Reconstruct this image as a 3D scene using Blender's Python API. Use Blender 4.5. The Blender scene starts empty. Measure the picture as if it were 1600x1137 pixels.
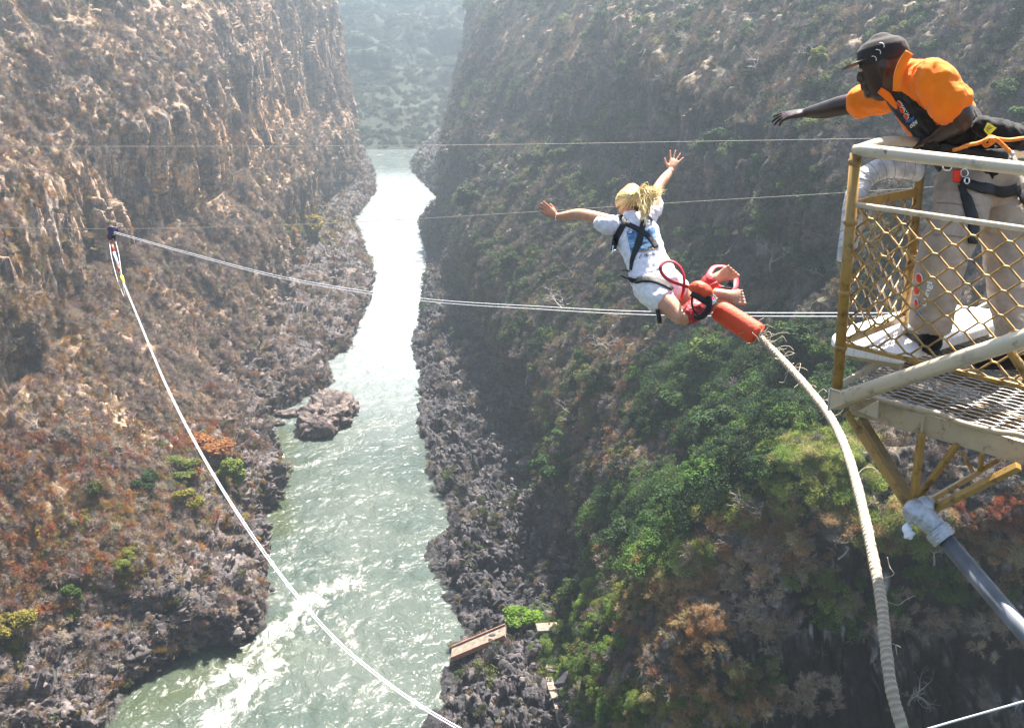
import bpy, bmesh, math, random
import numpy as np
from mathutils import Vector, Matrix, Quaternion
from mathutils.bvhtree import BVHTree

# ---------------------------------------------------------------- camera, sky, sun, exposure
S = bpy.context.scene
CAMZ = 110.0
PITCH = math.radians(20)
FPX = 1800.0
cam_d = bpy.data.cameras.new('camera'); cam = bpy.data.objects.new('camera', cam_d)
S.collection.objects.link(cam); S.camera = cam
cam.location = (0, 0, CAMZ); cam.rotation_euler = (math.radians(90) - PITCH, 0, 0)
cam_d.sensor_width = 36; cam_d.lens = 36 * FPX / 1600; cam_d.clip_start = 0.1; cam_d.clip_end = 6000
SUN_EL, SUN_AZ = math.radians(58), math.radians(20)      # azimuth measured from +Y towards +X
w = bpy.data.worlds.new("World"); S.world = w; w.use_nodes = True
nt = w.node_tree; nt.nodes.clear()
sky = nt.nodes.new('ShaderNodeTexSky'); sky.sky_type = 'NISHITA'; sky.sun_disc = False
sky.sun_elevation = SUN_EL; sky.sun_rotation = SUN_AZ; sky.air_density = 1.3; sky.dust_density = 1.2; sky.ozone_density = 1.0
bg = nt.nodes.new('ShaderNodeBackground'); bg.inputs[1].default_value = 0.055
wo = nt.nodes.new('ShaderNodeOutputWorld')
nt.links.new(sky.outputs[0], bg.inputs[0]); nt.links.new(bg.outputs[0], wo.inputs[0])
sd = bpy.data.lights.new('sun', 'SUN'); sun = bpy.data.objects.new('sun', sd); S.collection.objects.link(sun)
sd.energy = 5.0; sd.angle = math.radians(0.5); sd.color = (1.0, 0.925, 0.83)
Ldir = Vector((math.sin(SUN_AZ) * math.cos(SUN_EL), math.cos(SUN_AZ) * math.cos(SUN_EL), math.sin(SUN_EL)))
sun.rotation_euler = Ldir.to_track_quat('Z', 'Y').to_euler(); sun.location = (20, 20, 160)
S.view_settings.view_transform = 'Standard'; S.view_settings.look = 'None'
S.view_settings.gamma = 1; S.view_settings.use_curve_mapping = False
S.view_settings.exposure = 2.22
S.cycles.use_denoising = True
S.cycles.max_bounces = 6; S.cycles.diffuse_bounces = 2; S.cycles.glossy_bounces = 2; S.cycles.transmission_bounces = 2
S.cycles.volume_bounces = 0; S.cycles.transparent_max_bounces = 8; S.cycles.sample_clamp_indirect = 4
S.cycles.caustics_reflective = False; S.cycles.caustics_refractive = False
COL = S.collection

# ---------------------------------------------------------------- pixel helpers (1600 x 1137 photo pixels)
cp, sp = math.cos(PITCH), math.sin(PITCH)
def ray(px, py):
    a = (px - 800) / FPX; b = -(py - 568.5) / FPX
    return Vector((a, cp + b * sp, -sp + b * cp))          # times forward depth
def P(px, py, d):
    return Vector((0, 0, CAMZ)) + ray(px, py) * d
def onz(px, py, z=0.0):
    r = ray(px, py); return Vector((0, 0, CAMZ)) + r * ((z - CAMZ) / r.z)
def project(x, y, z):
    yy = y; zz = z - CAMZ
    D = yy * cp - zz * sp; up = yy * sp + zz * cp
    return 800 + FPX * x / D, 568.5 - FPX * up / D, D

# ---------------------------------------------------------------- materials
def srgb(h):
    if isinstance(h, str):
        h = [int(h[i:i + 2], 16) / 255 for i in (0, 2, 4)]
    return tuple((c / 12.92 if c <= .04045 else ((c + .055) / 1.055) ** 2.4) for c in h)
MATS = {}
def new_mat(name):
    m = bpy.data.materials.new(name); m.use_nodes = True; MATS[name] = m
    n = m.node_tree; b = n.nodes['Principled BSDF']
    return m, n, b
def N(n, typ, **kw):
    x = n.nodes.new(typ)
    for k, v in kw.items(): setattr(x, k, v)
    return x
def noise_node(n, scale, detail=4, rough=.55, coord='Object', stretch=None, dist=0):
    tc = N(n, 'ShaderNodeTexCoord'); out = tc.outputs[coord]
    if stretch:
        mp = N(n, 'ShaderNodeMapping'); mp.inputs['Scale'].default_value = stretch
        n.links.new(out, mp.inputs[0]); out = mp.outputs[0]
    t = N(n, 'ShaderNodeTexNoise'); t.inputs['Scale'].default_value = scale; t.inputs['Detail'].default_value = detail
    t.inputs['Roughness'].default_value = rough; t.inputs['Distortion'].default_value = dist
    n.links.new(out, t.inputs[0]); return t
def ramp(n, src, stops):
    r = N(n, 'ShaderNodeValToRGB'); cr = r.color_ramp
    while len(cr.elements) < len(stops): cr.elements.new(0.5)
    for e, (p, c) in zip(cr.elements, stops):
        e.position = p; e.color = (*c[:3], 1)
    n.links.new(src, r.inputs[0]); return r
def simple(name, col, rough=.6, metal=0, var=.12, scale=8, bump=0.0, bscale=None, spec=.5, col2=None, stretch=None, sheen=0):
    m, n, b = new_mat(name)
    t = noise_node(n, scale, stretch=stretch)
    c2 = col2 if col2 else tuple(c * (1 - var) for c in col); c1 = col if col2 else tuple(min(1, c * (1 + var)) for c in col)
    r = ramp(n, t.outputs[0], [(.35, c2), (.65, c1)])
    n.links.new(r.outputs[0], b.inputs['Base Color'])
    b.inputs['Roughness'].default_value = rough; b.inputs['Metallic'].default_value = metal
    b.inputs['Specular IOR Level'].default_value = spec
    if sheen: b.inputs['Sheen Weight'].default_value = sheen
    if bump:
        t2 = noise_node(n, bscale or scale * 4, stretch=stretch)
        bp = N(n, 'ShaderNodeBump'); bp.inputs['Strength'].default_value = bump; bp.inputs['Distance'].default_value = .02
        n.links.new(t2.outputs[0], bp.inputs['Height']); n.links.new(bp.outputs[0], b.inputs['Normal'])
    return m

# ---------------------------------------------------------------- object helpers
def tag(o, label=None, cat=None, group=None, kind=None):
    if label: o['label'] = label
    if cat: o['category'] = cat
    if group: o['group'] = group
    if kind: o['kind'] = kind
    return o
def link(o, parent=None):
    COL.objects.link(o)
    if parent: o.parent = parent
    return o
def empty(name, loc, label, cat, group=None):
    o = bpy.data.objects.new(name, None); COL.objects.link(o); o.location = loc; o.empty_display_size = .2
    tag(o, label, cat, group); return o
def mesh_np(name, V, F, mat=None, smooth=True):
    me = bpy.data.meshes.new(name)
    V = np.asarray(V, dtype=np.float32); F = np.asarray(F, dtype=np.int32)
    k = F.shape[1]
    me.vertices.add(len(V)); me.vertices.foreach_set('co', V.ravel())
    me.loops.add(F.size); me.loops.foreach_set('vertex_index', F.ravel())
    me.polygons.add(len(F)); me.polygons.foreach_set('loop_start', np.arange(0, F.size, k, dtype=np.int32))
    me.polygons.foreach_set('use_smooth', np.full(len(F), smooth))
    me.update(calc_edges=True)
    if mat: me.materials.append(mat)
    return me
def obj_of(name, me, parent=None, world=True):
    """mesh coordinates given in world space; the object keeps them under its parent's own location"""
    o = bpy.data.objects.new(name, me); COL.objects.link(o)
    if parent:
        o.parent = parent
        if world:
            o.matrix_parent_inverse = Matrix.Translation(-Vector(parent.location))
    return o
class MB:
    """mesh builder: tubes, boxes and sheets collected into one mesh"""
    def __init__(s): s.v = []; s.f = []; s.sm = []
    def add(s, vs, fs, smooth=True):
        o = len(s.v); s.v += [tuple(v) for v in vs]; s.f += [tuple(i + o for i in f) for f in fs]; s.sm += [smooth] * len(fs)
        return s
    def tube(s, pts, rad, n=10, cap=True, flat=1.0, up=None, twist=0):
        pts = [Vector(p) for p in pts]; m = len(pts)
        rad = list(rad) if hasattr(rad, '__len__') else [rad] * m
        vs = []; prev = None
        for i, p in enumerate(pts):
            t = (pts[min(i + 1, m - 1)] - pts[max(i - 1, 0)]).normalized()
            if prev is None:
                a = Vector(up) if up is not None else (Vector((0, 0, 1)) if abs(t.z) < .9 else Vector((1, 0, 0)))
                x = (a - t * a.dot(t)).normalized()
            else:
                x = (prev - t * prev.dot(t)).normalized()
            prev = x; y = t.cross(x)
            for k in range(n):
                an = 2 * math.pi * k / n
                vs.append(p + x * math.cos(an) * rad[i] * flat + y * math.sin(an) * rad[i])
        fs = [(i * n + k, i * n + (k + 1) % n, (i + 1) * n + (k + 1) % n, (i + 1) * n + k) for i in range(m - 1) for k in range(n)]
        if cap: fs += [tuple(range(n))[::-1], tuple((m - 1) * n + k for k in range(n))]
        return s.add(vs, fs)
    def box(s, c, ax, ay, az):
        """centre and three half-axis vectors"""
        c = Vector(c); ax, ay, az = Vector(ax), Vector(ay), Vector(az)
        vs = [c + ax * i + ay * j + az * k for i in (-1, 1) for j in (-1, 1) for k in (-1, 1)]
        fs = [(0, 1, 3, 2), (4, 6, 7, 5), (0, 4, 5, 1), (2, 3, 7, 6), (0, 2, 6, 4), (1, 5, 7, 3)]
        return s.add(vs, fs, False)
    def bar(s, a, b, wdt, hgt, up=(0, 0, 1)):
        a, b = Vector(a), Vector(b); d = (b - a) / 2; u = Vector(up); t = d.normalized()
        u = (u - t * u.dot(t)).normalized(); r = t.cross(u)
        return s.box((a + b) / 2, d, r * wdt / 2, u * hgt / 2)
    def mesh(s, name, mat=None, bevel=0, subd=0):
        me = bpy.data.meshes.new(name); me.from_pydata(s.v, [], s.f)
        me.polygons.foreach_set('use_smooth', s.sm)
        if mat: me.materials.append(mat)
        me.update()
        bm = bmesh.new(); bm.from_mesh(me); bmesh.ops.recalc_face_normals(bm, faces=bm.faces); bm.to_mesh(me); bm.free()
        return me
    def build(s, name, mat, parent=None, bevel=0, label=None):
        o = obj_of(name, s.mesh(name, mat), parent)
        if bevel:
            md = o.modifiers.new('bevel', 'BEVEL'); md.width = bevel; md.segments = 2; md.limit_method = 'ANGLE'
        if label: o['label'] = label
        return o
def catmull(pts, k=8):
    pts = [Vector(p) for p in pts]; out = []
    q = [pts[0] * 2 - pts[1]] + pts + [pts[-1] * 2 - pts[-2]]
    for i in range(1, len(q) - 2):
        p0, p1, p2, p3 = q[i - 1:i + 3]
        for j in range(k):
            t = j / k
            out.append(.5 * ((2 * p1) + (p2 - p0) * t + (2 * p0 - 5 * p1 + 4 * p2 - p3) * t * t + (3 * p1 - p0 - 3 * p2 + p3) * t ** 3))
    out.append(pts[-1]); return out

# ---------------------------------------------------------------- numpy noise
_rng = np.random.RandomState(7)
_perm = _rng.permutation(256).astype(np.int32); _perm = np.concatenate([_perm, _perm, _perm])
_grad = _rng.normal(size=(256, 3)); _grad /= np.linalg.norm(_grad, axis=1)[:, None]; _grad = _grad.astype(np.float32)
def perlin(p):
    pi = np.floor(p).astype(np.int32); pf = (p - pi).astype(np.float32); pi &= 255
    u = pf * pf * pf * (pf * (pf * 6 - 15) + 10); r = 0
    for i in (0, 1):
        for j in (0, 1):
            for k in (0, 1):
                h = _perm[_perm[_perm[(pi[:, 0] + i) & 255] + ((pi[:, 1] + j) & 255)] + ((pi[:, 2] + k) & 255)] & 255
                g = _grad[h]
                d = g[:, 0] * (pf[:, 0] - i) + g[:, 1] * (pf[:, 1] - j) + g[:, 2] * (pf[:, 2] - k)
                wx = u[:, 0] if i else 1 - u[:, 0]; wy = u[:, 1] if j else 1 - u[:, 1]; wz = u[:, 2] if k else 1 - u[:, 2]
                r = r + d * wx * wy * wz
    return r * 1.6
def fbm(p, octv=4, gain=.5, ridged=False):
    a = 1; s = 0; t = 0; q = p.copy()
    for o in range(octv):
        v = perlin(q)
        if ridged: v = 1 - 2 * np.abs(v)
        s = s + v * a; t += a; a *= gain; q = q * 2.03 + 17.3
    return s / t
def voronoi(p, seed=0):
    """cell noise on points (n,3): returns nearest-cell random value and the edge distance F2-F1"""
    pi = np.floor(p).astype(np.int64); n = len(p)
    f1 = np.full(n, 9.0); f2 = np.full(n, 9.0); val = np.zeros(n)
    for i in (-1, 0, 1):
        for j in (-1, 0, 1):
            for k in (-1, 0, 1):
                c = pi + (i, j, k)
                h = ((c[:, 0] * 73856093) ^ (c[:, 1] * 19349663) ^ (c[:, 2] * 83492791) ^ (seed * 2654435)) & 0x7fffffff
                r1 = ((h * 1103515245 + 12345) & 0x7fffffff) / 2147483647.0
                h2 = (h * 22695477 + 1) & 0x7fffffff; r2 = h2 / 2147483647.0
                h3 = (h2 * 16807 + 11) & 0x7fffffff; r3 = h3 / 2147483647.0
                h4 = (h3 * 48271 + 5) & 0x7fffffff; r4 = h4 / 2147483647.0
                d = (c[:, 0] + r1 - p[:, 0]) ** 2 + (c[:, 1] + r2 - p[:, 1]) ** 2 + (c[:, 2] + r3 - p[:, 2]) ** 2
                m = d < f1
                f2 = np.where(m, f1, np.minimum(f2, d)); val = np.where(m, r4, val); f1 = np.where(m, d, f1)
    return val, np.sqrt(f2) - np.sqrt(f1)
def sstep(a, b, x):
    t = np.clip((x - a) / (b - a), 0, 1); return t * t * (3 - 2 * t)
HAZE = 0.00062
# ---------------------------------------------------------------- the gorge (structure)
SHL = [(60, -95), (120, -84)]      # (Y, X) of the left waterline
for q in [(160, 1137), (200, 1085), (300, 1020), (380, 1010), (408, 985), (418, 930), (415, 870), (408, 845), (425, 780), (432, 720), (420, 690), (412, 655), (455, 636), (520, 600), (512, 560), (545, 545), (578, 470), (582, 420), (552, 345), (588, 300), (585, 270), (572, 240)]:
    v = onz(*q); SHL.append((v.y, v.x))
SHL += [(655, -95), (675, -150), (700, -230), (760, -300)]
SHR = [(60, -15), (120, -13)]
for q in [(660, 1137), (682, 1100), (688, 1050), (712, 1000), (710, 965), (690, 930), (664, 880), (668, 850), (702, 820), (690, 785), (665, 735), (650, 665), (655, 590), (642, 540), (655, 480), (668, 400), (650, 345), (690, 315), (640, 265), (655, 234)]:
    v = onz(*q); SHR.append((v.y, v.x))
SHR += [(690, -50), (760, -50)]
SHL.sort(); SHR.sort()
# profile stations: Y -> 10 points (offset outwards from the waterline, height)
PL = {
 60:  [(-6, -3), (0, 0), (3, 4), (14, 9), (26, 20), (44, 34), (56, 60), (66, 86), (84, 118), (150, 130)],
 150: [(-6, -3), (0, 0), (2.5, 5), (14, 10), (26, 17), (44, 34), (47, 60), (66, 90), (88, 122), (150, 130)],
 200: [(-6, -3), (0, 0), (1.5, 6), (12, 11), (24, 19), (42, 36), (45, 60), (63, 90), (84, 122), (150, 130)],
 245: [(-6, -3), (0, 0), (1.2, 8), (7, 12), (22, 22), (40, 40), (43, 64), (62, 90), (82, 122), (150, 132)],
 275: [(-6, -3), (0, 0), (3, 4), (12, 8), (24, 20), (40, 40), (43, 66), (60, 92), (78, 122), (150, 132)],
 320: [(-6, -3), (0, 0), (3, 4), (19, 8), (26, 26), (38, 42), (41, 70), (57, 92), (70, 122), (150, 132)],
 365: [(-6, -3), (0, 0), (2.5, 5), (27, 8), (32, 26), (42, 40), (44.5, 72), (55, 92), (66, 122), (150, 132)],
 420: [(-6, -3), (0, 0), (3, 4), (20, 8), (23, 30), (34, 44), (38, 70), (43, 92), (50, 122), (150, 134)],
 480: [(-6, -3), (0, 0), (3, 3), (12, 7), (14, 30), (24, 42), (27, 70), (31, 94), (37, 122), (150, 134)],
 545: [(-6, -3), (0, 0), (3, 3), (9, 7), (11, 32), (15, 44), (17, 72), (20, 96), (24, 124), (150, 134)],
 590: [(-6, -3), (0, 0), (3, 3), (8, 7), (10, 34), (13, 46), (16, 74), (19, 98), (25, 124), (150, 134)],
 650: [(-6, -3), (0, 0), (3, 3), (8, 7), (14, 34), (20, 46), (30, 74), (40, 98), (60, 124), (150, 134)],
 760: [(-6, -3), (0, 0), (3, 3), (8, 7), (14, 34), (20, 46), (30, 74), (40, 98), (60, 124), (150, 134)],
}
PR = {
 60:  [(-6, -3), (0, 0), (8, 3), (20, 6), (28, 10), (40, 14), (56, 22), (76, 50), (110, 108), (190, 128)],
 88:  [(-6, -3), (0, 0), (8, 3), (20, 6), (26, 9), (34, 14), (50, 20), (72, 44), (98, 100), (190, 128)],
 98:  [(-6, -3), (0, 0), (8, 3), (20, 6), (25, 24), (33, 42), (45, 56), (66, 60), (92, 98), (190, 128)],
 112: [(-6, -3), (0, 0), (8, 3), (20, 6), (25, 24), (33, 44), (43, 60), (62, 66), (90, 98), (190, 128)],
 128: [(-6, -3), (0, 0), (8, 3), (20, 6), (27, 24), (35, 36), (48, 50), (66, 68), (86, 100), (190, 128)],
 165: [(-6, -3), (0, 0), (8, 3), (19, 7), (26, 22), (38, 40), (52, 60), (56, 82), (80, 104), (190, 128)],
 225: [(-6, -3), (0, 0), (8, 4), (20, 8), (24, 22), (36, 40), (50, 60), (55, 81), (80, 106), (190, 128)],
 265: [(-6, -3), (0, 0), (8, 4), (21, 8), (24, 24), (37, 40), (52, 62), (58, 85), (82, 108), (190, 128)],
 310: [(-6, -3), (0, 0), (6, 3), (18, 8), (22, 30), (34, 44), (50, 62), (57, 88), (84, 112), (190, 130)],
 360: [(-6, -3), (0, 0), (4, 3), (12, 6), (17, 24), (25, 40), (40, 58), (48, 84), (78, 112), (190, 130)],
 400: [(-6, -3), (0, 0), (3, 3), (8, 5), (12, 22), (17, 40), (30, 56), (46, 80), (70, 112), (190, 130)],
 440: [(-6, -3), (0, 0), (3, 3), (8, 5), (10, 24), (13, 40), (22, 53), (36, 78), (60, 114), (190, 132)],
 478: [(-6, -3), (0, 0), (4, 3), (10.5, 6), (11.5, 24), (13, 40), (19, 53), (27, 76), (45, 112), (190, 132)],
 500: [(-6, -3), (0, 0), (3, 3), (6, 6), (9, 22), (13, 36), (24, 52), (34, 72), (52, 110), (190, 132)],
 550: [(-6, -3), (0, 0), (4, 5), (9, 9), (14, 24), (20, 38), (28, 56), (36, 76), (54, 112), (190, 132)],
 600: [(-6, -3), (0, 0), (6, 5), (17, 9), (21, 24), (25, 42), (28, 58), (32, 80), (50, 112), (190, 132)],
 650: [(-6, -3), (0, 0), (6, 5), (16, 12), (22, 28), (34, 42), (40, 58), (48, 80), (66, 112), (190, 132)],
 760: [(-6, -3), (0, 0), (6, 5), (16, 12), (30, 24), (44, 36), (60, 52), (80, 70), (110, 100), (190, 125)],
}
SEG = [8, 30, 60, 70, 100, 105, 100, 90, 30]     # rows in each profile segment
def side(prof, shore, sign, Ys):
    st = sorted(prof); A = np.array([prof[s] for s in st], float)          # (ns,10,2)
    jy = Ys[:, None] * 0 + 0
    ctrl = np.empty((len(Ys), 10, 2))
    for k in range(10):
        for c in range(2):
            ctrl[:, k, c] = np.interp(Ys, st, A[:, k, c])
    rows = []
    for k, n in enumerate(SEG):
        t = np.linspace(0, 1, n, endpoint=False)[None, :, None]
        rows.append(ctrl[:, k:k + 1] * (1 - t) + ctrl[:, k + 1:k + 2] * t)
    rows.append(ctrl[:, -1:]); R = np.concatenate(rows, 1)                 # (nY,nV,2)
    # round the profile corners a little
    for _ in range(6):
        R[:, 1:-1] = .25 * R[:, :-2] + .5 * R[:, 1:-1] + .25 * R[:, 2:]
    sx = np.interp(Ys, [a for a, b in shore], [b for a, b in shore])
    # the exact waterline matters low down; higher up the wall follows a smoothed one
    kern = np.hanning(61); kern /= kern.sum()
    Yf = np.arange(Ys[0] - 80, Ys[-1] + 80, 1.0); sf = np.interp(Yf, [a for a, b in shore], [b for a, b in shore])
    sm = np.interp(Ys, Yf, np.convolve(np.pad(sf, 30, mode='edge'), kern, 'valid'))
    wgt = sstep(6, 22, R[:, :, 1])
    base = sx[:, None] * (1 - wgt) + sm[:, None] * wgt
    X = base + sign * R[:, :, 0]; Z = R[:, :, 1]; Y = np.repeat(Ys[:, None], R.shape[1], 1)
    return np.stack([X, Y, Z], -1)
def grid_normals(G):
    du = np.gradient(G, axis=0); dv = np.gradient(G, axis=1)
    n = np.cross(du, dv); n /= np.linalg.norm(n, axis=-1, keepdims=True) + 1e-9
    return n
def grid_faces(a, b, flip=False):
    i = np.arange(a * b).reshape(a, b)
    f = np.stack([i[:-1, :-1], i[1:, :-1], i[1:, 1:], i[:-1, 1:]], -1).reshape(-1, 4)
    return f[:, ::-1] if flip else f
def displace(G, sign, rocky=1.0):
    sh = G.shape; n = grid_normals(G)
    if (n[..., 2].mean()) < 0: n = -n
    p = G.reshape(-1, 3); nn = n.reshape(-1, 3).copy()
    z = p[:, 2]; steep = 1 - np.clip(nn[:, 2], 0, 1)
    low = 1 - sstep(9, 20, z); dry = sstep(-1, 2.5, z)
    cliff = sstep(.35, .7, steep) * sstep(-.4, -.05, fbm(p / np.array([26, 26, 18.]) + 61, 3))
    s1 = np.array([1, 1, .8])
    far = sstep(400, 460, p[:, 1]) if sign > 0 else sstep(430, 520, p[:, 1])
    d = fbm(p * s1 / 34, 3) * (5.6 - 3.6 * far) * sstep(10, 34, z)
    soft = 1 - .8 * cliff * (1 if sign < 0 else .6)
    d += fbm(p / np.array([9, 9, 16.]) + 5, 3, ridged=True) * (1.5 * rocky) * sstep(6, 18, z) * soft
    # vertical gullies and ribs
    q = p / np.array([16, 16, 90.]) + 31
    d += fbm(q, 3, ridged=True) * 3.8 * sstep(12, 30, z) * (1 - .6 * far)
    # columnar blocks on steep rock
    wob = np.stack([fbm(p / 11 + 3, 2), fbm(p / 11 + 9, 2), fbm(p / 11 + 14, 2)], -1)
    qq = p + wob * 2.5
    v, e = voronoi(qq / np.array([3.4, 3.4, 20.]) + fbm(p / 45 + 81, 2)[:, None] * np.array([[0, 0, 1.2]])); v2, e2 = voronoi(qq / np.array([1.3, 1.3, 4.]), 3)
    v6, e6 = voronoi(qq / np.array([7.5, 7.5, 34.]) + 3, 15); v7, e7 = voronoi(qq / np.array([2.2, 2.2, 5.]), 16)
    amp = sstep(-.3, .3, fbm(p / 30 + 44, 2))
    d += ((v6 - .5) * 4.2 - 1.2 * (e6 < .04) + ((v - .5) * 1.9 - .8 * (e < .06)) * (.4 + .9 * amp) + (v7 - .5) * 1.1 * amp) * cliff * dry + (v2 - .5) * .5 * cliff * dry
    # jumbled rock low by the water
    v3, e3 = voronoi(qq / np.array([3.6, 3.6, 2.4]) + 7, 5); v4, e4 = voronoi(qq / 1.25, 8); v5, e5 = voronoi(p / .62, 9)
    d += low * dry * ((v3 - .4) * 2.9 + (v4 - .5) * 1.25 - .5 * (e4 < .08) + (v5 - .5) * .4)
    # rough soil and scree between
    mid = (1 - low) * (1 - cliff)
    d += mid * (fbm(p / 3.2 + 2, 3, ridged=True) * .5 + (v4 - .5) * .5 + perlin(p / .9) * .3)
    d += fbm(p / 1.9 + 40, 3) * .55 * dry * soft
    out = p + nn * d[:, None]
    # ledges
    lz = out[:, 2]; out[:, 2] = lz + np.sin(lz / 7.5 * 2 * np.pi + fbm(p / 40, 2) * 6) * .45 * (1 - low) * sstep(10, 25, z) * sstep(-.1, .3, fbm(p / 60 + 70, 2))
    return out.reshape(sh), cliff.reshape(sh[:2]), low.reshape(sh[:2])
YL = np.unique(np.concatenate([np.linspace(60, 120, 60), np.linspace(120, 260, 520), np.linspace(260, 420, 420), np.linspace(420, 620, 360), np.linspace(620, 760, 120)]))
YR = np.unique(np.concatenate([np.linspace(60, 86, 110), np.linspace(86, 200, 480), np.linspace(200, 330, 420), np.linspace(330, 500, 420), np.linspace(500, 760, 260)]))
GL = side(PL, SHL, -1, YL); GR = side(PR, SHR, +1, YR)
GLd, cliffL, lowL = displace(GL, -1); GRd, cliffR, lowR = displace(GR, +1)

def mixc(c, c2, t): return c * (1 - t[..., None]) + np.array(c2)[None, None] * t[..., None]
def colour(G, cliff, low, sgn):
    sh = G.shape[:2]; p = G.reshape(-1, 3)
    n = grid_normals(G); n = n if n[..., 2].mean() > 0 else -n
    st = 1 - np.clip(n[..., 2], 0, 1)
    f = lambda s, o=0, k=4: fbm(p / s + o, k).reshape(sh)
    z = G[..., 2]; Y = G[..., 1]; X = G[..., 0]
    a, b, c_, d_ = f(14), f(5, 20), f(30, 50), f(2.2, 77)
    if sgn < 0:
        C = np.zeros(sh + (3,)) + np.array([.25, .175, .12])
        C = mixc(C, [.44, .31, .20], sstep(-.05, .35, a))               # tan soil
        C = mixc(C, [.15, .118, .108], sstep(.0, .35, b))              # grey scrub and rock
        red = sstep(-.1, .3, f(22, 90)) * (1 - sstep(24, 44, z)) * (1 - sstep(255, 290, Y)) * sstep(8, 14, z)
        C = mixc(C, [.27, .12, .06], red * .55)                        # rust-coloured grass
        C = mixc(C, [.27, .21, .17], sstep(.0, .3, c_) * sstep(60, 80, z) * .6)
        clf = cliff * sstep(.3, .6, st)
        px, py, D_ = project(X, Y, z)
        def el(l): return np.clip(sum(s_ * np.exp(-(((px - a1) / c1) ** 2 + ((py - b1) / d1) ** 2)) for a1, b1, c1, d1, s_ in l), 0, 1)
        strk = fbm(p / np.array([2.6, 2.6, 18.]) + 12, 4).reshape(sh)
        C = mixc(C, [.30, .225, .175], clf * .9)
        C = mixc(C, [.075, .060, .060], clf * sstep(-.05, .25, -strk) * .85)
        warm = el([(430, 180, 55, 50, 1), (340, 215, 60, 45, .9), (225, 295, 60, 60, .8), (130, 270, 40, 50, .6), (300, 280, 60, 40, .7), (460, 60, 60, 60, .5), (330, 20, 70, 50, .5), (250, 480, 40, 60, .7)])
        C = mixc(C, [.62, .37, .19], clf * warm * sstep(-.35, .1, strk + .4 * a) * .9)
        C = mixc(C, [.46, .38, .33], clf * sstep(.1, .35, strk + .3 * c_) * .7)
        rock = [.085, .074, .076]; rock2 = [.20, .17, .16]
    else:
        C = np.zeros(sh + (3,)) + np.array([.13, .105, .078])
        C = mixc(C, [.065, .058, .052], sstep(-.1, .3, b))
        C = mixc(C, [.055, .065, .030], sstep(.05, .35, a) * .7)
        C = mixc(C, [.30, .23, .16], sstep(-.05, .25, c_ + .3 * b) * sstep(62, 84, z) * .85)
        clf = cliff * sstep(.3, .6, st)
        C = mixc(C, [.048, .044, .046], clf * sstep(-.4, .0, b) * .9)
        C = mixc(C, [.20, .15, .12], clf * sstep(.22, .4, f(7, 33)) * .7)
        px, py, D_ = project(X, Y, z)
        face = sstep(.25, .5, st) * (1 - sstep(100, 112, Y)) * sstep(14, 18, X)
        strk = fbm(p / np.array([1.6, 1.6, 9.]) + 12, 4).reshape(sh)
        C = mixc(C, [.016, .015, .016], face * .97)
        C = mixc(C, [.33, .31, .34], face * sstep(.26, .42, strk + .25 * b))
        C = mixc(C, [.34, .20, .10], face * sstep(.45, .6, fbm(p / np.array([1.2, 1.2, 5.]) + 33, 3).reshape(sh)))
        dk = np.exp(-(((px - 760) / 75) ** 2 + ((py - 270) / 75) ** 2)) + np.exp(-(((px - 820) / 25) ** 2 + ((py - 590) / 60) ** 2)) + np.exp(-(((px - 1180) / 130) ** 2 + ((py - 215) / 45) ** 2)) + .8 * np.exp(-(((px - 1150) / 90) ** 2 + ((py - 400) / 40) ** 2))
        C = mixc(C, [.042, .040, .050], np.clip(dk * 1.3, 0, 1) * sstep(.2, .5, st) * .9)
        tn = np.exp(-(((px - 1000) / 260) ** 2 + ((py - 35) / 45) ** 2)) + .7 * np.exp(-(((px - 860) / 60) ** 2 + ((py - 90) / 70) ** 2))
        C = mixc(C, [.38, .29, .20], np.clip(tn, 0, 1) * sstep(-.15, .25, a + .3 * d_) * .8)
        C = mixc(C, [.26, .25, .27], clf * sstep(.30, .5, fbm(p / np.array([3., 3., 14.]) + 8, 3).reshape(sh)) * .6)
        rock = [.046, .044, .050]; rock2 = [.115, .10, .10]
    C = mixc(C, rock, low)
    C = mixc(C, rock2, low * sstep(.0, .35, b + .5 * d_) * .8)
    C = mixc(C, [.26, .20, .17], low * sstep(.25, .45, a) * sstep(2, 5, z) * .55)
    C = C * (1 + .45 * np.clip(d_, -1, 1))[..., None]
    wet = 1 - sstep(.3, 1.4, z)
    C = mixc(C, [.022, .022, .022], wet * .8)
    return np.clip(C, .01, .8)
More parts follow.
